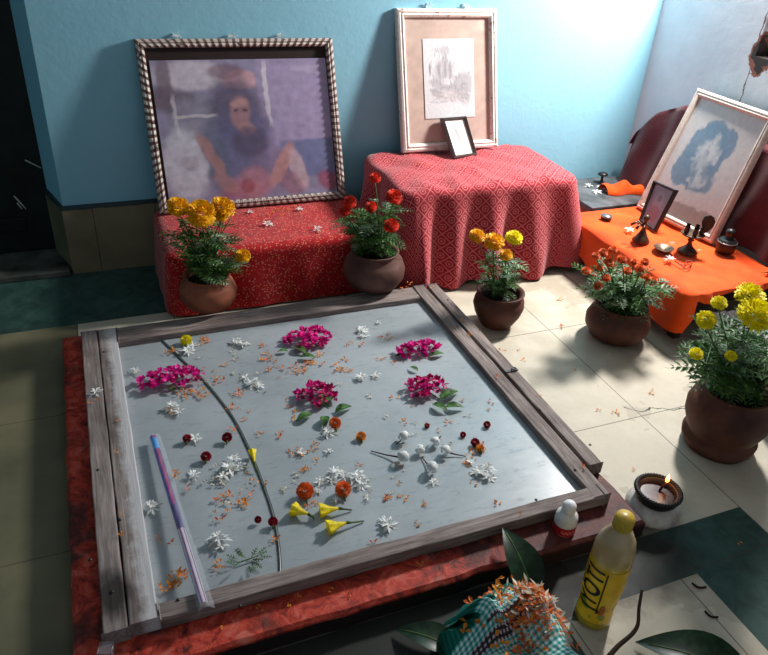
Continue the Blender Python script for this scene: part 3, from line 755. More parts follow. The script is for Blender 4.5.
# --- loose flowers on the glass
def on_glass(px, py): p = P(px, py, z=ZG + .003); return p
def bougain(px, py, wpx, hpx, label, dark=False, leaves=(), n=75):
    c = on_glass(px, py + 4); t = thing('bougainvillea_cluster', (c.x, c.y, ZG), label, 'flower cluster', 'magenta bougainvillea clusters on the glass')
    k = .0027; rx, ry, rz = wpx * k / 2, hpx * k / 2 * 1.1, .026
    m = MB()
    for i in range(n):
        a = rnd(0, 2 * PI); r = math.sqrt(random.random()); h = math.sqrt(max(0, 1 - r * r)) * rz * rnd(.4, 1)
        p = Vector((c.x + rx * r * math.cos(a), c.y + ry * r * math.sin(a), ZG + .004 + h))
        for q in range(3):
            b = rnd(0, 2 * PI); d = Vector((math.cos(b), math.sin(b), rnd(-.1, 1.0))).normalized()
            L = rnd(.012, .019); s = d.cross(Vector((rnd(-1, 1), rnd(-1, 1), 1))).normalized() * L * .42; nr = s.cross(d).normalized() * L * .15
            vs = [p, p + d * L * .45 + s + nr, p + d * L * .45 - s + nr, p + d * L, p + d * L * .5]
            vs = [Vector((v.x, v.y, max(v.z, ZG + .001))) for v in vs]
            m.add(vs, [(0, 1, 4), (0, 4, 2), (1, 3, 4), (4, 3, 2)], 1 if random.random() < (.7 if dark else .2) else 0)
    m.build('bracts', [M['magenta'], M['magenta_dark']], t)
    if leaves:
        for (lx, ly, ang, L) in leaves:
            m = MB(); p = on_glass(lx, ly); a = math.radians(ang)
            broad_leaf(m, (p.x, p.y, ZG + .006), (math.cos(a), math.sin(a), .12), L, L * .48, 0, .12)
            m.build('leaf', [M['leaf']], t)
        m = MB(); m.tube([(c.x, c.y, ZG + .006), (c.x + .02, c.y - .05, ZG + .004)], .0015, 5); m.build('stalk', M['stem'], t)
    return t
bougain(308, 336, 50, 32, 'magenta bougainvillea cluster nearest the back edge of the glass', leaves=((294, 348, -60, .05), (300, 358, -20, .045), (288, 352, 170, .03)), n=85)
bougain(170, 377, 62, 26, 'magenta bougainvillea cluster at the left across the curved break', n=80, leaves=((168, 388, -60, .03),))
bougain(418, 347, 52, 18, 'magenta bougainvillea cluster farthest right near the back of the glass', n=65, leaves=((430, 357, 0, .045), (404, 355, 190, .03)))
bougain(317, 393, 38, 30, 'dark magenta bougainvillea cluster in the middle with leaves to its right', True, ((318, 408, 35, .07), (325, 417, -110, .05), (335, 413, 10, .05), (312, 415, 200, .05)), 60)
bougain(425, 386, 44, 28, 'crimson magenta bougainvillea cluster right of centre with curled leaves', True, ((440, 400, 15, .065), (445, 408, -20, .05), (432, 405, -60, .05), (418, 372, 120, .03)), 60)

def star(m, c, r, n=6, mi=0, w=.28, up=(0, 0, 1), lift=.5, fl=None):
    R = rot_to(up); c = Vector(c); o = rnd(0, 6)
    for k in range(n):
        a = o + 2 * PI * (k + rnd(-.2, .2)) / n; rr = r * rnd(.8, 1.15); d = Vector((math.cos(a), math.sin(a), lift * rnd(.3, 1.1))).normalized(); s = Vector((-math.sin(a), math.cos(a), 0)) * rr * w * .5
        e = d * rr - Vector((0, 0, rr * .25))
        vs = [c + R @ v for v in (Vector((0, 0, 0)), d * rr * .55 + s, d * rr * .55 - s, e, d * rr * .55 - Vector((0, 0, rr * .06)))]
        if fl is not None: vs = [Vector((v.x, v.y, max(v.z, fl))) for v in vs]
        m.add(vs, [(0, 1, 4), (0, 4, 2), (1, 3, 4), (4, 3, 2)], mi)
def blossom(px, py, r, label, z=None, layers=2, name='white_blossom', mat='white_petal', group='white blossoms on the glass', pos=None, cat='flower', n=6):
    zz_ = ZG if z is None else z
    p = Vector(pos) if pos is not None else P(px, py, z=zz_ + .004)
    t = thing(name, (p.x, p.y, p.z if pos is not None else zz_), label, cat, group)
    m = MB(); base = p.z if pos is not None else zz_
    for k in range(layers):
        star(m, (p.x + rnd(-.003, .003), p.y + rnd(-.003, .003), base + .003 + k * .003), r * (1 - .2 * k), n, 0, .34, (rnd(-.3, .3), rnd(-.3, .3), 1), .45 + .4 * k, base + .0008)
    m.build('petals', M[mat], t)
    m = MB(); a = rnd(0, 6); m.tube([(p.x, p.y, base + .003), (p.x + r * .6 * math.cos(a), p.y + r * .6 * math.sin(a), base + .0025), (p.x + r * 1.1 * math.cos(a), p.y + r * 1.1 * math.sin(a), base + .0022)], [.002, .0016, .001], 6)
    m.build('stalk', M['cream_petal'] if mat == 'white_petal' else M['stem'], t)
    return t
W_ = 'white star blossom '
for px, py, r, lab in [
    (188, 352, .026, 'among yellow petals behind the left magenta cluster'), (193, 346, .018, 'touching the yellow petals behind the left magenta cluster'),
    (236, 342, .022, 'left of the back magenta cluster, larger of the pair'), (243, 345, .022, 'left of the back magenta cluster, nearer the bright cluster'),
    (135, 371, .019, 'by the inner left edge behind the left magenta cluster'), (172, 407, .024, 'just below the left magenta cluster'), (180, 412, .02, 'below right of the left magenta cluster'),
    (252, 384, .027, 'between the left and middle magenta clusters'), (245, 379, .018, 'tucked beside a bigger blossom left of the middle cluster'), (259, 386, .018, 'facing the dark magenta middle cluster'),
    (362, 331, .026, 'alone right of the back magenta cluster'), (364, 336, .018, 'half under the lone blossom right of the back cluster'), (378, 323, .011, 'tiny, closest to the back rail'),
    (361, 378, .024, 'on the glass between the two dark magenta clusters'), (375, 375, .019, 'nearest left of the crimson cluster'),
    (152, 507, .021, 'beside the clear incense packet at the left'), (218, 539, .027, 'low on the glass above the green sprig'), (223, 546, .018, 'leaning over the green sprig'),
    (228, 468, .026, 'in a loose heap left of the curved break'), (234, 460, .022, 'at the back of the heap left of the curved break'), (240, 466, .018, 'at the right of the heap by the curved break'), (222, 476, .02, 'at the front of the heap left of the break'),
    (193, 474, .017, 'just below the small red rose petals at the left'), (196, 438, .018, 'pressed against a dark red petal at the left'),
    (328, 433, .024, 'under the orange marigold head below the middle cluster'), (330, 452, .014, 'small, below the middle orange marigold head'), (302, 452, .016, 'small, left of the centre of the glass'),
    (336, 473, .022, 'in the central heap behind the orange heads'), (330, 480, .02, 'in the central heap just above the left yellow flower'), (357, 477, .026, 'largest of the central heap, pointing right'), (362, 484, .022, 'at the front right of the central heap'), (345, 476, .018, 'in the middle of the central heap'), (320, 481, .016, 'at the left end of the central heap'),
    (389, 526, .026, 'alone nearest the front rail'), (384, 522, .017, 'tucked behind the blossom nearest the front rail'),
    (480, 472, .024, 'in the right heap below the reddish petals'), (488, 468, .022, 'at the back of the right heap'), (489, 477, .022, 'at the front of the right heap'), (433, 482, .014, 'flattened, below the four white buds'), (470, 462, .013, 'with orange bits left of the right heap'),
    (368, 498, .012, 'small, right of the central orange heads'), (318, 490, .012, 'small, between the two orange marigold heads'), (335, 500, .013, 'small, just behind the yellow flowers')]:
    blossom(px, py, r, W_ + lab, layers=3 if r > .02 else 2, n=7 if r > .02 else 5)
blossom(95, 393, .022, 'white star blossom on the outer left plank of the wooden frame', z=ZW, group='white blossoms on the wood and cloth')
blossom(269, 224, .020, 'white blossom lying left on the bright red cloth', z=Z1 + .003, group='white blossoms on the wood and cloth')
blossom(317, 229, .021, 'white blossom lying right on the bright red cloth', z=Z1 + .003, group='white blossoms on the wood and cloth', n=4)
blossom(300, 209, .016, 'white blossom against the foot of the wide photograph', z=Z1 + .003, group='white blossoms on the wood and cloth')
blossom(250, 212, .016, 'cream blossom at the foot of the wide photograph behind the amber marigolds', z=Z1 + .003, group='white blossoms on the wood and cloth')
blossom(459, 155, .013, 'small white blossom left at the foot of the small grey frame', z=Z2 + .003, group='white blossoms on the wood and cloth')
blossom(471, 154, .014, 'small white blossom right at the foot of the small grey frame', z=Z2 + .003, group='white blossoms on the wood and cloth')
for u, lab in ((.2, 'left'), (.475, 'middle'), (.725, 'right')):
    p = pf1(u, 1, -.008) + Vector((0, 0, .003)); blossom(0, 0, .022, 'white blossom on top of the wide photograph frame, %s of three' % lab, pos=p, group='white blossoms on the picture frames')
for u, lab in ((.32, 'left'), (.69, 'right')):
    p = pf2(u, 1, -.008) + Vector((0, 0, .003)); blossom(0, 0, .022, 'white blossom on top of the tall sketch frame, %s of two' % lab, pos=p, group='white blossoms on the picture frames')
p = pf3(.35, 1, -.004) + Vector((0, 0, .002)); blossom(0, 0, .012, 'tiny white blossom on top of the small grey frame', pos=p, group='white blossoms on the picture frames')

def bud(px, py, r, label, stem=None):
    p = P(px, py, z=ZG + r); t = thing('white_bud', (p.x, p.y, ZG), label, 'flower', 'round white flower buds on the glass')
    m = MB()
    for k in range(26):
        a = rnd(0, 2 * PI); e = rnd(-.2, PI / 2); d = Vector((math.cos(a) * math.cos(e), math.sin(a) * math.cos(e), math.sin(e)))
        s = d.orthogonal().normalized() * r * .45; u = d.cross(s)
        cc = Vector((p.x, p.y, ZG + r * .85)) + d * r * .62
        vs = [cc - s, cc + u * .9 + d * r * .15, cc + s, cc - u * .9 + d * r * .15, cc + d * r * .32]
        vs = [Vector((v.x, v.y, max(ZG + .001, v.z))) for v in vs]
        m.add(vs, [(0, 1, 4), (1, 2, 4), (2, 3, 4), (3, 0, 4)], 0, smooth=True)
    m.build('petals', M['white_petal'], t)
    if stem:
        e = P(*stem, z=ZG + .003); m = MB(); m.tube([(p.x, p.y, ZG + r * .7), ((p.x + e.x) / 2, (p.y + e.y) / 2, ZG + .005), (e.x, e.y, ZG + .003)], [.0025, .0016, .0012], 6); m.build('stalk', M['twig'], t)
bud(404, 436, .016, 'white bud farthest back of the loose group of buds', (396, 444)); bud(403, 456, .017, 'white bud on a long brown stalk pointing left', (371, 451))
bud(420, 449, .014, 'short white bud in the middle of the group of buds'); bud(435, 441, .014, 'white bud lying behind the long stalked pair', (441, 436))
bud(446, 450, .015, 'white bud on a stalk pointing right', (464, 456)); bud(432, 467, .017, 'white bud nearest the front with its stalk pointing back', (422, 457))

def small_head(px, py, r, label, mat, group, name='marigold_head', z=None, calyx=True):
    zb = ZG if z is None else z; p = P(px, py, z=zb + r * .6); t = thing(name, (p.x, p.y, zb), label, 'flower', group)
    m = MB(); up = Vector((rnd(-.5, .5), -.6, 1)); marigold_head(m, (p.x, p.y, zb + r * .75), r, up, .75)
    m.v = [(a, b, max(c, zb + .0008)) for a, b, c in m.v]; m.build('petals', M[mat], t)
    if calyx:
        m = MB(); m.tube([(p.x, p.y, zb + r * .5), (p.x - .004, p.y - r * 1.5, zb + .004)], [.004, .002], 6); m.build('stalk', M['stem'], t)
OG = 'orange marigold heads on the glass'
small_head(305, 492, .019, 'orange marigold head left of the central white heap', 'marigold_orange', OG)
small_head(343, 490, .018, 'orange marigold head lying in the central white heap', 'marigold_orange', OG)
small_head(335, 424, .015, 'bright orange marigold head below the dark middle cluster', 'marigold_orange', OG)
small_head(361, 437, .012, 'small flattened orange head right below the middle cluster', 'petal_orange', OG)
small_head(186, 341, .016, 'yellow marigold head behind the left magenta cluster', 'marigold_yellow', OG)
RG = 'small dark red blossoms on the glass'
for px, py, r, lab in ((187, 439, .012, 'dark red blossom pressed to a white one at the left'), (227, 438, .014, 'dark red blossom alone behind the white heap'), (206, 457, .014, 'dark red blossom with stalk left of the white heap'),
                       (273, 522, .012, 'dark red blossom resting by the curved break'), (258, 520, .009, 'deep red curled petal left of the curved break'), (427, 426, .008, 'small red petal below the crimson cluster'),
                       (463, 435, .009, 'small red petal toward the right rail'), (487, 425, .011, 'red petals nearest the right rail'), (475, 443, .013, 'red blossom mixed with orange petals at the right'), (480, 449, .012, 'orange red crumbled head at the right')):
    small_head(px, py, r * .85, lab, 'red_petal' if 'orange red' not in lab else 'petal_orange', RG, 'red_blossom', calyx=r > .011)
def trumpet(px, py, qx, qy, label, L=.045, rr=.016):
    a = P(px, py, z=ZG + .012); b = P(qx, qy, z=ZG + .006); d = (b - a); d.z = 0; d.normalize()
    t = thing('yellow_trumpet_flower', (a.x, a.y, ZG), label, 'flower', 'yellow trumpet flowers on the glass')
    m = MB(); h = ZG + .0125; s = Vector((-d.y, d.x, 0))
    n = 20; rows = [(-.55, 1.0), (-.25, .85), (.1, .6), (.45, .38), (.8, .2), (1, .1)]
    vs = []
    for j, (q_, rw) in enumerate(rows):
        for k in range(n):
            an = 2 * PI * k / n; ru = rr * rw * (1 + (.22 * math.sin(an * 5) if j < 2 else .04 * math.sin(an * 5)))
            c = Vector((a.x, a.y, h)) + d * L * .55 * q_ + s * ru * math.cos(an) + Vector((0, 0, ru * .75 * math.sin(an)))
            c.z = max(c.z, ZG + .001); vs.append(c)
    m.add(vs, [(j * n + k, j * n + (k + 1) % n, (j + 1) * n + (k + 1) % n, (j + 1) * n + k) for j in range(len(rows) - 1) for k in range(n)], 0, smooth=True)
    m.build('petals', M['yellow_petal'], t)
    m = MB(); e = Vector((a.x, a.y, h)) + d * L * .5; m.tube([e, e + d * L * .25 + Vector((0, 0, -.004)), Vector((b.x, b.y, ZG + .003))], [.0035, .002, .0016], 6); m.build('stalk', M['stem'], t)
trumpet(298, 511, 314, 518, 'yellow trumpet flower nearest the curved break'); trumpet(327, 510, 352, 509, 'yellow trumpet flower behind the front one', .05)
trumpet(335, 526, 364, 520, 'yellow trumpet flower with the longest stalk, nearest the front', .05); trumpet(253, 455, 256, 470, 'narrow yellow trumpet flower by the middle of the curved break', .05, .009)
# green sprig
sp = P(248, 560, z=ZG + .004); t = thing('leaf_sprig', (sp.x, sp.y, ZG), 'small green leafy sprig at the front of the glass left of the break', 'sprig')
m = MB()
for i in range(16):
    a = rnd(0, 2 * PI); rr = rnd(.002, .026); pinnate(m, (sp.x + rr * math.cos(a) * 1.2, sp.y + rr * math.sin(a) * .7, ZG + rnd(.003, .012)), (math.cos(a), math.sin(a), .3), .022, 0, 3, .1)
m.v = [(a, b, max(c, ZG + .0008)) for a, b, c in m.v]
m.build('leaf', M['leaf'], t)
m = MB(); m.tube([(sp.x - .02, sp.y, ZG + .003), (sp.x + .02, sp.y + .004, ZG + .004)], .0014, 5); m.build('stalk', M['stem'], t)

# --- scattered little petals, each one its own object
def petal_mesh(name, mat, n, L):
    m = MB()
    for i in range(n):
        a = rnd(0, 2 * PI); r = rnd(0, L * .9) if n > 1 else 0; c = Vector((r * math.cos(a), r * math.sin(a), .001)); b = rnd(0, 2 * PI)
        d = Vector((math.cos(b), math.sin(b), rnd(0, .5))); s = Vector((-math.sin(b), math.cos(b), 0)) * L * .28
        m.add([c, c + d * L * .6 + s + Vector((0, 0, .0015)), c + d * L, c + d * L * .6 - s + Vector((0, 0, .0015))], [(0, 1, 2, 3)])
    me = m.build(name, mat); me_ = me.data; bpy.data.objects.remove(me); return me_
PO = [petal_mesh('orange_petal', M['petal_orange'], k, .008) for k in (2, 3, 4, 5)] + [petal_mesh('orange_petal', M['marigold_orange'], 3, .009)]
PW = [petal_mesh('cream_petal', M['cream_petal'], k, .009) for k in (2, 3, 4)]
def scat(me, x, y, z, nm, label, group, cat='petal'):
    o = bpy.data.objects.new(nm, me); C.objects.link(o); o.location = (x, y, z); o.rotation_euler = (0, 0, rnd(0, 6.28)); s = rnd(.7, 1.25); o.scale = (s, s, s); tag(o, label, cat, group)
spots = [(204, 341, 6, 8), (190, 392, 9, 10), (172, 352, 6, 5), (300, 371, 9, 14), (310, 362, 7, 8), (342, 368, 9, 9), (270, 358, 7, 8), (273, 370, 7, 6), (262, 345, 4, 3), (218, 380, 4, 3), (205, 395, 6, 6), (240, 395, 6, 4), (171, 412, 4, 4), (235, 409, 4, 3),
         (182, 575, 5, 7), (172, 585, 5, 8), (222, 500, 12, 6), (243, 503, 5, 6), (235, 497, 12, 6), (177, 474, 3, 3), (187, 488, 2, 1), (160, 539, 3, 2), (172, 545, 2, 2), (218, 522, 3, 2), (215, 511, 2, 1), (220, 566, 5, 3), (232, 430, 3, 2),
         (387, 496, 4, 4), (401, 497, 3, 2), (427, 505, 3, 3), (418, 524, 3, 2), (373, 545, 3, 1), (401, 467, 3, 1), (362, 466, 3, 1), (400, 487, 3, 1), (278, 436, 4, 3), (320, 445, 4, 2), (300, 452, 9, 4), (306, 467, 8, 4), (314, 506, 4, 4), (275, 540, 4, 3),
         (478, 448, 9, 12), (466, 462, 5, 5), (385, 335, 6, 4), (383, 358, 6, 4), (445, 345, 3, 1), (520, 380, 20, 4), (500, 405, 20, 4), (480, 400, 20, 4), (440, 425, 20, 3), (350, 345, 20, 4), (330, 360, 20, 4), (215, 365, 20, 5), (250, 420, 25, 5), (540, 420, 15, 2), (490, 500, 25, 3), (260, 480, 15, 4), (400, 402, 20, 3), (290, 405, 12, 5)]
for (a, b, sd, n) in spots:
    for i in range(n):
        p = P(random.gauss(a, sd * .6), random.gauss(b, sd * .4), z=ZG)
        if -.008 < p.x < .915 and .9 < p.y < 1.795: scat(random.choice(PO), p.x, p.y, ZG + .0006, 'orange_petal', 'small orange marigold petal scattered on the glass', 'orange petals on the glass')
for i in range(48):
    p = P(*random.choice([(rnd(280, 400), rnd(440, 500)), (rnd(200, 250), rnd(455, 510)), (rnd(180, 300), rnd(350, 400)), (rnd(340, 470), rnd(350, 470))]), z=ZG)
    scat(random.choice(PW), p.x, p.y, ZG + .0006, 'cream_petal', 'small shrivelled cream petal scattered on the glass', 'cream petals on the glass')
for (a, b) in ((118, 421), (118, 452), (121, 514), (122, 536), (94, 402), (407, 287), (410, 284), (404, 289), (455, 312), (462, 322), (470, 335), (498, 378), (500, 352), (433, 288), (585, 468), (540, 395), (148, 330), (600, 480), (520, 512)):
    p = P(a, b, z=ZW + .001); scat(random.choice(PO), p.x, p.y, ZW + .002, 'orange_petal', 'small orange petal lying on the weathered wooden planks', 'orange petals on the wooden frame')
for (a, b) in ((575, 371), (599, 410), (563, 328), (519, 315), (523, 360), (616, 413), (518, 350), (634, 470), (652, 392), (560, 300), (740, 545)):
    p = P(a, b, z=0); scat(random.choice(PO), p.x, p.y, .0008, 'orange_petal', 'small orange petal fallen on the pale floor tiles', 'orange petals on the floor')
for (a, b) in ((270, 590), (300, 597), (330, 590), (345, 583), (260, 610), (380, 570), (350, 595), (222, 628), (290, 606), (420, 565), (470, 545)):
    p = P(a, b, z=ZL)
    if p.y < .85: scat(random.choice(PO), p.x, p.y, ZL + .0012, 'orange_petal', 'small orange petal on the red painted ledge', 'orange petals on the red ledge')
for (a, b) in ((278, 211), (285, 212), (272, 214), (290, 210), (296, 207), (232, 214), (238, 213), (268, 216), (320, 206), (282, 216), (236, 217), (328, 204)):
    p = P(a, b, z=Z1); scat(random.choice(PO), p.x, min(p.y, 2.36), Z1 + .003, 'orange_petal', 'small orange petal on the bright red cloth before the wide photograph', 'orange petals on the bright red cloth')
for (a, b) in ((420, 166), (430, 158), (512, 166), (518, 169), (407, 157), (470, 170)):
    p = P(a, b, z=Z2); scat(random.choice(PO), p.x, min(p.y, 2.36), Z2 + .004, 'yellow_petal', 'small yellow petal on top of the rose red cloth', 'petals on the rose red cloth')

# ---------------------------------------------------------------- incense packet
def strip(pa, pb, w, z0, mat, name, label, cat, zb=None):
    pass
a = P(154, 437, z=ZG + .01); b = P(207, 611, z=ZW + .008)
t = thing('incense_packet', (a.x, a.y, ZG), 'long clear packet of incense sticks with pink and blue stripes on the glass', 'packet')
d = (b - a); L = d.length; d.normalize(); s = Vector((d.y, -d.x, 0)).normalized(); up = s.cross(d); up = up if up.z > 0 else -up
lift = .0
def mclear():
    t_ = NT('clear_plastic'); return t_.out((220, 226, 236), .18, .5, Alpha=.16)
M['clear'] = mclear()
def mstripe():
    t_ = NT('printed_sleeve'); u, v, _ = t_.sep(t_.coord('UV')); n = t_.noise(t_.coord('World'), 60, 3)
    c = t_.ramp(t_.math('ADD', v, t_.mul(n, .25)), (.2, (40, 70, 170)), (.45, (70, 80, 180)), (.6, (190, 60, 110)), (.85, (90, 40, 110)))
    c = t_.mix(t_.mul(t_.gt(u, .02), t_.lt(u, .1)), c, (40, 150, 220)); c = t_.mix(t_.mul(t_.gt(u, .48), t_.lt(u, .62)), c, (70, 50, 120))
    c = t_.mix(t_.mul(t_.gt(u, .62), t_.gt(t_.math('FRACT', t_.mul(v, 3)), .4)), c, (206, 200, 206)); return t_.out(c, .35, .5)
M['sleeve'] = mstripe()
m = MB()
def sl(u, v):
    c = a + d * L * (.0 + .97 * u); an = PI * v; return c + s * (.0075 * math.cos(an) + .002) + up * (.0065 * math.sin(an) + .001)
m.grid(60, 10, sl, 0, lambda u, v: (u, v)); m.build('printed_sleeve', M['sleeve'], t)
m = MB()
m.grid(60, 12, lambda u, v: a + d * L * u + s * ((v - .5) * -.028 * (1 + .1 * math.sin(u * 9))) + up * (.010 * math.sin(PI * v) + .0012 * math.sin(u * 60 + v * 9) + .001)); m.build('clear_wrapper', M['clear'], t)

# little clear box at the bottom left corner of the plinth
c = P(107, 655, z=ZL); t = thing('clear_box', (c.x, c.y, ZL), 'small clear plastic box on the red ledge at the front left corner of the plinth', 'box')
m = MB(); R2 = .016
pp = [Vector((c.x + R2 * math.cos(k * PI / 2 + .5), c.y + R2 * math.sin(k * PI / 2 + .5), 0)) for k in range(4)]
yb = c.y
m.add([(p.x, p.y, ZL + .001) for p in pp] + [(p.x, p.y, ZL + .02) for p in pp], [(0, 1, 2, 3), (4, 5, 6, 7)] + [(k, (k + 1) % 4, (k + 1) % 4 + 4, k + 4) for k in range(4)]); m.build('shell', M['clear'], t)
m = MB(); m.tube([(p.x, p.y, ZL + .02) for p in pp + [pp[0]]], .0012, 5); m.build('rim', M['silver'], t)

# ---------------------------------------------------------------- oil bottle
ob = P(592, 616, z=0)
t = thing('oil_bottle', (ob.x, ob.y, 0), 'yellow labelled plastic oil bottle with a gold cap standing on the floor', 'bottle')
Rb = .037
prof = [(0, .002), (Rb * .8, 0), (Rb * .96, .006), (Rb * .94, .02), (Rb * .9, .05), (Rb * .94, .07), (Rb, .1), (Rb, .17), (Rb * 1.02, .185), (Rb * 1.0, .2), (Rb * .88, .222), (Rb * .6, .242), (Rb * .42, .250), (Rb * .4, .256)]
def mbot():
    t_ = NT('bottle_plastic'); z = t_.sep(t_.coord('World'))[2]; n = t_.noise(t_.coord('World'), 30, 3)
    c = t_.ramp(t_.math('DIVIDE', z, .26), (.0, (170, 146, 20)), (.5, (222, 180, 24)), (.66, (222, 180, 50)), (.72, (190, 158, 104)), (.95, (190, 164, 124)))
    return t_.out(c, .25, .5, Transmission_Weight=.12, Coat_Weight=.3)
M['bottle'] = mbot()
m = MB(); m.lathe(prof, 40, (ob.x, ob.y, 0)); m.build('body', M['bottle'], t)
def mlabel():
    t_ = NT('bottle_label'); u, v, _ = t_.sep(t_.coord('UV')); n = t_.noise(t_.coord('World'), 28, 3)
    c = t_.ramp(n, (.35, (222, 166, 14)), (.65, (246, 196, 24)))
    c = t_.mix(t_.mul(t_.lt(n, .42), t_.lt(v, .09)), c, (130, 140, 30)); return t_.out(c, .4, .5)
m = MB(); m.lathe([(Rb * .945, .022), (Rb * .915, .05), (Rb * .96, .07), (Rb * 1.02, .1), (Rb * 1.02, .168)], 48, (ob.x, ob.y, 0)); m.build('label', mlabel(), t)
m = MB(); rc = Rb * .46; pr = [(rc * .95, .250), (rc, .252), (rc, .276), (rc * .9, .280), (0, .281)]
m.lathe(pr, 36, (ob.x, ob.y, 0))
for k in range(24):
    an = 2 * PI * k / 24; m.tube([(ob.x + rc * math.cos(an), ob.y + rc * math.sin(an), .253), (ob.x + rc * math.cos(an), ob.y + rc * math.sin(an), .274)], .0012, 5)
m.build('cap', plain('gold_cap', (206, 170, 50), .4, .5, .1), t)
# lettering JYOTI running down the label, wrapped on it
def on_label(a0, z, off=.0012):
    r = Rb * (1.02 if z > .1 else (.905 + (z - .045) * 2.1)) + off
    return Vector((ob.x + r * math.cos(a0), ob.y + r * math.sin(a0), z))
cu = bpy.data.curves.new('t', 'FONT'); cu.body = 'JYOTI'; cu.size = .045; cu.offset = .0007; cu.extrude = 0; cu.space_character = 1.12
to = bpy.data.objects.new('t', cu); C.objects.link(to); bpy.context.view_layer.update()
me = to.evaluated_get(bpy.context.evaluated_depsgraph_get()).to_mesh()
import bmesh
bm = bmesh.new(); bm.from_mesh(me); bmesh.ops.triangulate(bm, faces=bm.faces[:])
bmesh.ops.subdivide_edges(bm, edges=[e for e in bm.edges if e.calc_length() > .006], cuts=3, use_grid_fill=False); bmesh.ops.triangulate(bm, faces=bm.faces[:])
xs = [v.co.x for v in bm.verts]; wd = max(xs) - min(xs); x0 = min(xs)
a_c = math.atan2(-ob.y, -ob.x) # direction facing viewer
m = MB()
vs = []
for v in bm.verts:
    # text runs upward along the bottle (z), letter tops toward the left
    zc = .052 + (v.co.x - x0) / wd * .112; ac = a_c - .02 - v.co.y / Rb * 1.2; vs.append(on_label(ac, zc))
m.add(vs, [[q.index for q in f.verts] for f in bm.faces]); bm.free()
bpy.data.objects.remove(to)
m.build('lettering', plain('label_ink', (30, 22, 24), .5, .3, .1), t)
m = MB()
for (aa, z0, z1) in ((a_c + .12, .05, .164), (a_c - 1.18, .1, .166)):
    m.grid(2, 12, lambda u, v: on_label(aa + .07 * (u - .5), z0 + (z1 - z0) * v, .0011))
m.build('label_bar', plain('label_ink_bar', (36, 24, 24), .5, .3, .1), t)
m = MB(); m.grid(8, 8, lambda u, v: on_label(a_c + .40 + .16 * (u - .5) * 2 * math.sqrt(max(.02, 1 - (2 * v - 1) ** 2)), .045 + .034 * v, .0014)); m.build('label_emblem', plain('label_orange', (206, 110, 24), .5), t)

# small white bottle with red label on the ledge
sb = P(563, 530, z=ZL); t = thing('small_bottle', (sb.x, sb.y, ZL), 'small white plastic bottle with a red label on the ledge before the glass', 'bottle')
r = .024; m = MB(); m.lathe([(0, 0), (r * .9, 0), (r, .003), (r, .04), (r * .95, .047), (r * .6, .056), (r * .5, .058)], 32, (sb.x, sb.y, ZL + .001)); m.build('body', plain('white_plastic', (226, 226, 226), .4, .4, .05), t)
m = MB(); m.lathe([(r * 1.03, .004), (r * 1.03, .026)], 32, (sb.x, sb.y, ZL + .001)); m.build('label', plain('red_label', (176, 24, 36), .45, .4, .1), t)
m = MB()
m.grid(14, 2, lambda u, v: Vector((sb.x + r * 1.05 * math.cos(-PI / 2 - .9 + 1.2 * u), sb.y + r * 1.05 * math.sin(-PI / 2 - .9 + 1.2 * u), ZL + .014 + .003 * math.sin(u * 22) + .003 * v))); m.build('label_script', plain('pink_ink', (220, 150, 150), .5), t)
m = MB(); m.lathe([(r * .58, .056), (r * .62, .058), (r * .6, .074), (r * .45, .080), (0, .082)], 24, (sb.x, sb.y, ZL + .001)); m.build('cap', plain('white_cap', (236, 236, 238), .4, .4, .04), t)

# ---------------------------------------------------------------- clay oil lamp
lp = P(652, 508, z=.0); lx, ly = 1.088, .848
t = thing('oil_lamp', (lx, ly, 0), 'black clay oil lamp with a burning wick beside the front right corner of the frame', 'lamp')
m = MB(); m.lathe([(0, 0), (.05, 0), (.062, .005), (.064, .016), (.058, .03), (.048, .038), (.03, .040)], 40, (lx, ly, 0), wob=.1, seed=4); m.build('ash_base', M['ash'], t)['label'] = 'lumpy whitish base'
m = MB(); m.lathe([(.03, .034), (.040, .038), (.048, .048), (.050, .064), (.047, .069), (.041, .065), (.037, .056), (.03, .05), (0, .048)], 40, (lx, ly, 0)); m.build('bowl', M['black'], t)
m = MB()
for off in (0, PI):
    m.tube([(lx + (.049 + .003 * math.cos(24 * an + off)) * math.cos(an), ly + (.049 + .003 * math.cos(24 * an + off)) * math.sin(an), .066 + .003 * math.sin(24 * an + off)) for an in [2 * PI * i / 240 for i in range(241)]], .0032, 6)
m.build('braided_rim', M['black'], t)
m = MB(); m.lathe([(0, .056), (.037, .056)], 30, (lx, ly, 0)); m.build('oil', plain('red_oil', (50, 8, 6), .35, .3), t)
fx, fy = lx + .030, ly + .010
m = MB(); m.tube([(fx - .02, fy - .005, .058), (fx, fy, .074)], .003, 6); m.build('wick', M['wick'], t)
tf = NT('flame'); z = tf.sep(tf.coord('World'))[2]
tf.out((255, 190, 90), .5, 0, Emission_Color=tf.ramp(tf.math('DIVIDE', tf.math('SUBTRACT', z, .083), .024), (0, (255, 120, 40)), (.5, (255, 214, 130)), (1, (255, 236, 190))), Emission_Strength=14.0)
m = MB(); m.lathe([(0, 0), (.003, .002), (.0046, .007), (.0036, .013), (.0015, .019), (0, .024)], 14, (fx, fy, .073)); m.build('flame', tf.m, t)
pd = bpy.data.lights.new('flame_light', 'POINT'); pd.energy = .045; pd.color = (1, .55, .22); pd.shadow_soft_size = .008
po = bpy.data.objects.new('flame_light', pd); C.objects.link(po); po.location = (fx, fy, .105)

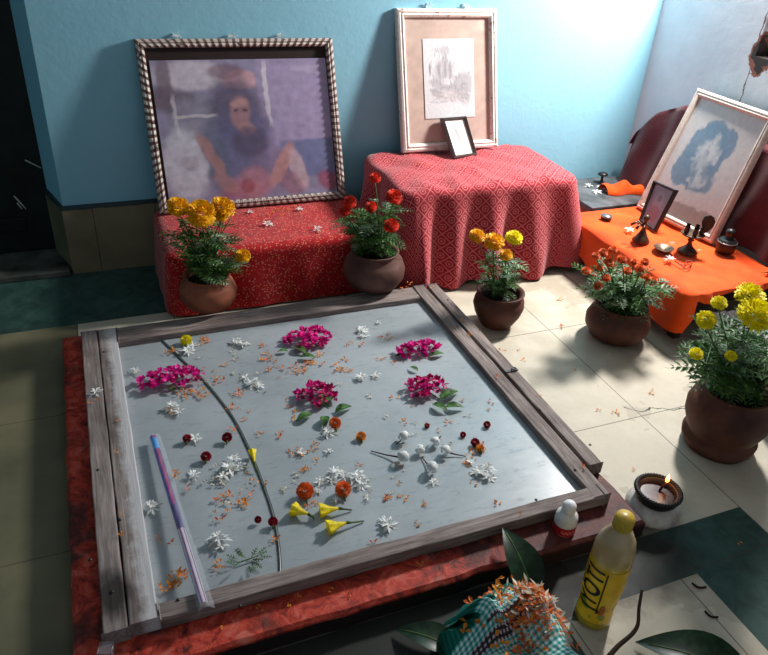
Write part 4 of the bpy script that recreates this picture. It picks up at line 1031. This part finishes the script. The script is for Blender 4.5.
# ---------------------------------------------------------------- checked towel with petals
q = [P(436, 636, z=.0), P(492, 594, z=0), P(650, 704, z=0), P(470, 800, z=0)]
def tw(u, v):
    b_ = q[0] * (1 - u) * (1 - v) + q[1] * (1 - u) * v + q[2] * u * v + q[3] * u * (1 - v)
    e = min(u, 1 - u, v, 1 - v) * 4; e = min(1, e); e = math.sin(e * PI / 2)
    h = .072 * e + .034 * math.exp(-((u - .34) ** 2 / .05 + (v - .72) ** 2 / .06)) * e
    h += .05 * math.exp(-((u - .13) ** 2 / .02 + (v - .62) ** 2 / .08)) * e
    h += e * (.012 * math.sin(v * 13 + u * 5 + 1) + .010 * math.sin(u * 17 - v * 6) + .012 * noise.noise(Vector((u * 5, v * 5, 2))))
    k = .016 * noise.noise(Vector((u * 4, v * 4, 8)))
    return Vector((b_.x + k, b_.y + k * .7, .004 + max(0, h)))
m = MB(); m.grid(100, 100, tw, 0, lambda u, v: (u * .36, v * .3))
tb = tw(.5, .5)
o = m.build('checked_towel', M['gingham'], at=(tb.x, tb.y, 0)); tag(o, 'crumpled teal and white checked towel at the front edge with orange petals on it', 'towel')
# folded-over end: second layer
def tw2(u, v):
    b_ = tw(.0 + .30 * u, .38 + .62 * v); k = .014 * math.sin(PI * v) 
    return Vector((b_.x - .03 * (1 - u) - .012, b_.y - .012, b_.z + .010 + k * (1 - u * .6) + .004 * math.sin(v * 14)))
m = MB(); m.grid(40, 50, tw2, 0, lambda u, v: (.0 + u * .13, v * .2)); f2 = m.build('folded_end', M['gingham'], o)
for v in f2.data.vertices: pass
m = MB(); ptsw = [tw(u_, v_) + Vector((0, 0, .008)) for u_, v_ in ((.52, .98), (.46, .93), (.42, .86), (.40, .8), (.44, .74))]
m.tube(smooth_pts(ptsw), [.009] * 16 + [.006], 8); m.build('rolled_hem', plain('pale_hem', (206, 190, 176), .85), o)
# heap of marigold petals (uncountable)
m = MB()
for i in range(800):
    u_, v_ = random.gauss(.36, .085), random.gauss(.72, .11); u_ = min(.9, max(.05, u_)); v_ = min(.97, max(.1, v_))
    p = tw(u_, v_) + Vector((0, 0, .010 + .016 * math.exp(-((u_ - .36) ** 2 + (v_ - .72) ** 2) / .012) * random.random()))
    an = rnd(0, 6.28); dd = Vector((math.cos(an), math.sin(an), rnd(-.2, .7))); L_ = rnd(.008, .015); s_ = Vector((-math.sin(an), math.cos(an), rnd(-.3, .3))) * L_ * rnd(.08, .28)
    w_ = random.random(); L2_ = L_ * (1.7 if w_ > .8 else 1); m.add([p, p + dd * L2_ * .6 + s_, p + dd * L2_, p + dd * L2_ * .6 - s_], [(0, 1, 2, 3)], 0 if w_ < .6 else (1 if w_ < .8 else 2))
pc = tw(.36, .72)
tag(m.build('marigold_petal_heap', [M['marigold_orange'], M['petal_orange'], M['cream_petal']], at=(pc.x, pc.y, pc.z)), 'heap of shredded orange and cream marigold petals on the checked towel', 'petals', kind='stuff')
for i, (u_, v_) in enumerate(((.15, .3), (.22, .2), (.3, .35), (.42, .4), (.5, .55), (.12, .8), (.2, .55), (.55, .3), (.33, .5), (.08, .5), (.62, .62))):
    p = tw(u_, v_); t = bpy.data.objects.new('orange_petal', PO[i % 5]); C.objects.link(t); t.location = (p.x, p.y, p.z + .018 if u_ < .32 and v_ > .38 else p.z + .004); t.scale = (1.8,) * 3; tag(t, 'loose orange petal on the checked towel away from the heap', 'petal', 'orange petals on the checked towel')

# large dark leaves and stick
def big_leaf(pa, pb, W, za, zb, label, nrm=(0, 0, 1), curl=.05):
    a = P(*pa, z=za); b = P(*pb, z=zb); t = thing('large_leaf', a, label, 'leaf')
    m = MB(); broad_leaf(m, a, b - a, (b - a).length, W, 0, curl, nrm, 14); m.build('blade', M['dark_leaf'], t)
    m = MB(); dd = b - a; n_ = Vector(nrm).normalized(); s = dd.normalized().cross(n_); n2 = s.cross(dd.normalized())
    L = dd.length; m.tube([a + dd * u + n2 * (-curl * L * u * u + .1 * L * math.sin(u * PI) + .0008) for u in [i / 10 for i in range(10)]], .0015, 5); m.build('midrib', M['stem'], t)
big_leaf((535, 600), (503, 527), .075, .02, .085, 'large dark green leaf standing up behind the checked towel', (0, -.7, .8), .02)
big_leaf((462, 655), (395, 628), .06, .004, .012, 'dark green leaf lying on the floor left of the checked towel', curl=.03)
big_leaf((760, 690), (636, 640), .1, .004, .014, 'broad dark green leaf on the pale tile at the front right', curl=.03)
m = MB(); sp_ = [P(606, 660, z=.05), P(618, 646, z=.052), P(632, 634, z=.05), P(638, 624, z=.055), P(639, 608, z=.066), P(642, 590, z=.08)]
m.tube(smooth_pts([Vector(p) for p in sp_], 3), [.005 - .00015 * i for i in range(16)], 7); tag(m.build('twig', M['twig'], at=sp_[0]), 'bent dark twig rising beside the oil bottle', 'twig')
for i, (a_, b_) in enumerate((((692, 583), (706, 587)), ((705, 611), (718, 617)))):
    p0, p1 = P(*a_, z=.002), P(*b_, z=.002); mid = (p0 + p1) / 2 + Vector((-.006, -.005, .001)); m = MB(); m.tube(smooth_pts([p0, mid, p1]), .0022, 6)
    tag(m.build('dried_bean', M['twig'], at=p0), 'short curled dried twig on the pale tile, %s of two' % ('farther' if i == 0 else 'nearer'), 'twig')

# ---------------------------------------------------------------- objects on orange table
ZT = Z3 + .006
def stand(px, py, label):
    p = P(px, py, z=ZT); t = thing('incense_stand', (p.x, p.y, ZT), label, 'incense holder')
    m = MB(); m.lathe([(0, 0), (.030, 0), (.031, .004), (.022, .016), (.012, .034), (.006, .05), (.005, .075), (.010, .082), (.012, .09), (.007, .097), (0, .099)], 28, (p.x, p.y, ZT)); m.build('cone_base', M['brass'], t)
    m = MB()
    for k in range(5):
        an = k * 1.2; m.tube([(p.x, p.y, ZT + .05), (p.x - .02 + .012 * math.cos(an), p.y + .02 * math.sin(an), ZT + .07), (p.x - .032 + .016 * math.cos(an), p.y + .03 * math.sin(an), ZT + .058)], [.002, .003, .006], 6)
    m.build('holder_arm', M['brass'], t); return p
stand(640.5, 241, 'brass incense holder with conical base on the orange cloth near the small dark photograph')
p = P(687, 252, z=ZT); t = thing('brass_lamp', (p.x, p.y, ZT), 'brass lamp on a pedestal with a dark leaf shaped back before the leaning picture', 'lamp')
m = MB(); m.lathe([(0, 0), (.034, 0), (.035, .004), (.024, .013), (.010, .026), (.006, .040), (.012, .046), (.006, .052), (.008, .060), (.035, .064), (.040, .070), (.036, .071), (.01, .066), (0, .066)], 30, (p.x, p.y, ZT)); m.build('pedestal', M['brass'], t)
m = MB()
for k in range(5):
    an = 2 * PI * k / 5 + .4; m.lathe([(0, 0), (.007, .002), (.009, .012), (.006, .02), (.008, .024)], 12, (p.x + .026 * math.cos(an), p.y + .026 * math.sin(an), ZT + .070))
m.build('wick_cup', M['black'], t)
m = MB(); hp = Vector((p.x + .034, p.y - .012, ZT + .07)); vs = []
outl = [(0, 0), (.014, .012), (.024, .03), (.026, .048), (.018, .064), (.004, .07), (-.012, .062), (-.016, .044), (-.012, .028), (-.004, .012)]
for dd in (-.003, .003): vs += [hp + Vector((a_ * .75, a_ * -.65, b_)) + Vector((.65, .75, 0)) * dd for a_, b_ in outl]
N_ = len(outl); m.add(vs, [tuple(range(N_)), tuple(range(2 * N_ - 1, N_ - 1, -1))] + [(k, k + N_, (k + 1) % N_ + N_, (k + 1) % N_) for k in range(N_)])
m.build('leaf_back', M['black'], t, bevel=.001)
p = P(663, 251, z=ZT); t = thing('small_bowl', (p.x, p.y, ZT), 'small dark metal bowl on the orange cloth between the two brass stands', 'bowl')
m = MB(); m.lathe([(0, 0), (.018, 0), (.03, .008), (.035, .014), (.033, .015), (.026, .009), (0, .004)], 30, (p.x, p.y, ZT)); m.build('bowl_body', M['brass'], t)
blossom(672, 243, .012, 'pale pink petal curl on the rim of the small metal bowl', z=ZT + .012, group='blossoms on the orange cloth', mat='cream_petal', n=4)
blossom(669, 259, .022, 'white star blossom beside the small metal bowl', z=ZT, group='blossoms on the orange cloth')
blossom(629, 230, .022, 'white star blossom beside the brass incense holder', z=ZT, group='blossoms on the orange cloth')
blossom(700, 250, .008, 'single white petal right of the brass pedestal lamp', z=ZT, group='blossoms on the orange cloth', n=3, layers=1)
m = MB(); lo = [P(*a_, z=ZT + .003) for a_ in ((675, 261), (681, 265), (686, 269), (690, 266), (692, 262), (687, 261), (684, 265), (678, 263))]
m.tube(smooth_pts(lo), .0022, 6); tag(m.build('bead_string', plain('red_bead', (150, 50, 40), .5), at=lo[0]), 'loop of reddish string on the orange cloth', 'string')
p = P(724, 252, z=ZT); t = thing('black_pot', (p.x, p.y, ZT), 'small black lidded pot on the orange cloth right of the leaning picture', 'pot')
m = MB(); m.lathe([(0, 0), (.026, 0), (.031, .006), (.032, .04), (.026, .05), (.014, .054), (.012, .066), (.016, .074), (.013, .084), (0, .087)], 28, (p.x, p.y, ZT)); m.build('pot_body', M['black'], t)
m = MB(); m.tube([(p.x + .0325 * math.cos(a_), p.y + .0325 * math.sin(a_), ZT + .04) for a_ in [i * PI / 12 for i in range(25)]], .0016, 5); m.build('band', M['silver'], t)
p = P(606, 219, z=ZT); t = thing('small_tin', (p.x, p.y, ZT), 'small dark round tin with a pale lid on the orange cloth near the tray', 'tin')
m = MB(); m.lathe([(0, 0), (.02, 0), (.021, .012), (.02, .013)], 26, (p.x, p.y, ZT)); m.build('tin_body', M['black'], t)
m = MB(); m.lathe([(.0215, .010), (.0215, .015), (.0, .016)], 26, (p.x, p.y, ZT)); m.build('lid', M['silver'], t)
# tray pieces stacked in the corner
bx0, by0 = 1.80, 2.12
t = thing('stone_slab', (1.93, 2.25, 0), 'low brick and slab ledge in the corner behind the orange table', 'ledge')
m = MB(); m.box(1.79, 2.10, 2.115, 2.395, 0, .165); m.build('brick_block', m_peel('old_brick', (120, 72, 60), (160, 104, 86), (50, 34, 30)), t, bevel=.006)
m = MB(); m.box(1.775, 2.115, 2.10, 2.398, .165, .187); m.build('slab', plain('grey_slate', (88, 92, 94), .5, .4, .25, 14), t, bevel=.004)
zsl = .187
p = P(601, 183, z=zsl); t = thing('iron_burner', (p.x, p.y, zsl), 'small black mushroom shaped burner on the grey slab in the corner', 'burner')
m = MB(); m.lathe([(0, 0), (.016, 0), (.014, .004), (.006, .01), (.005, .03), (.012, .034), (.021, .036), (.02, .042), (.01, .047), (0, .048)], 24, (p.x, p.y, zsl)); m.build('burner_body', M['black'], t)
for i, (a_, b_, l_) in enumerate(((588, 186, 'left'), (596, 192, 'middle'), (604, 190, 'right'), (600, 187, 'back'))):
    blossom(a_, b_, .022, 'white blossom on the grey slab in the corner, %s of the four' % l_, z=zsl, group='blossoms on the grey slab')
# bunched orange cloth on slab
m = MB(); pb = P(627, 193, z=zsl)
m.grid(36, 20, lambda u, v: Vector((pb.x - .10 + .19 * u, pb.y + .03 - .05 * u + .034 * math.cos(v * PI) * (1 + .3 * math.sin(u * 9)), zsl + .002 + .042 * math.sin(PI * v) * math.sin(PI * min(1, u * .9 + .12)) ** .5 * (1 + .25 * math.sin(u * 14 + v * 4)))))
tag(m.build('bunched_cloth', M['orange'], at=(pb.x, pb.y, zsl)), 'small bunch of orange cloth on the grey slab behind the leaning picture', 'cloth')
# pale cloth and bright plastic sheet below orange table front
t = thing('plastic_sheet', (1.86, 1.40, 0), 'crumpled pale plastic sheet under the front of the orange table', 'sheet')
m = MB(); m.grid(40, 30, lambda u, v: Vector((1.735 + .28 * u + .02 * noise.noise(Vector((u * 4, v * 4, 0))), 1.40 - .12 * (1 - v) + .02 * noise.noise(Vector((u * 6, v * 5, 3))), .004 + .105 * v ** 1.3 + .016 * abs(noise.noise(Vector((u * 7, v * 7, 1)))))))
m.build('sheet', plain('pale_plastic', (206, 200, 206), .35, .5, .15, 14), t)
# tan vessel at right edge
p = P(775, 425, z=.03); t = thing('clay_jar', (p.x + .04, p.y, 0), 'tan clay jar cut by the right edge behind the yellow marigold pot', 'jar')
jx, jy = p.x + .075, p.y + .03
m = MB(); m.lathe([(0, 0), (.05, 0), (.07, .01), (.085, .06), (.08, .11), (.05, .14), (.055, .155), (.05, .157), (.04, .14)], 36, (jx, jy, 0), wob=.02); m.build('jar_body', m_clay('tan_clay', (150, 104, 74), (196, 146, 110)), t)
# red flower edge of orange table right
p = P(772, 268, z=ZT + .02); blossom(0, 0, .03, 'orange red blossom at the far right edge of the orange cloth', pos=(p.x, p.y, ZT), group='blossoms on the orange cloth', mat='marigold_orange', name='orange_blossom')

# ---------------------------------------------------------------- light
ld = bpy.data.lights.new('window_daylight', 'AREA'); ld.shape = 'RECTANGLE'; ld.size = .16; ld.size_y = .26; ld.energy = 60; ld.color = (1, .97, .94)
lo_ = bpy.data.objects.new('window_daylight', ld); C.objects.link(lo_); lo_.location = (2.20, 2.0, 1.36)
lo_.rotation_euler = (Vector((.7, 1.75, .2)) - lo_.location).to_track_quat('-Z', 'Y').to_euler()
w = bpy.data.worlds.new('world'); bpy.context.scene.world = w; w.use_nodes = True
w.node_tree.nodes['Background'].inputs[0].default_value = (.78, .85, .92, 1); w.node_tree.nodes['Background'].inputs[1].default_value = .36
vs_ = bpy.context.scene.view_settings; vs_.view_transform = 'Standard'; vs_.look = 'None'; vs_.exposure = 0; vs_.gamma = 1
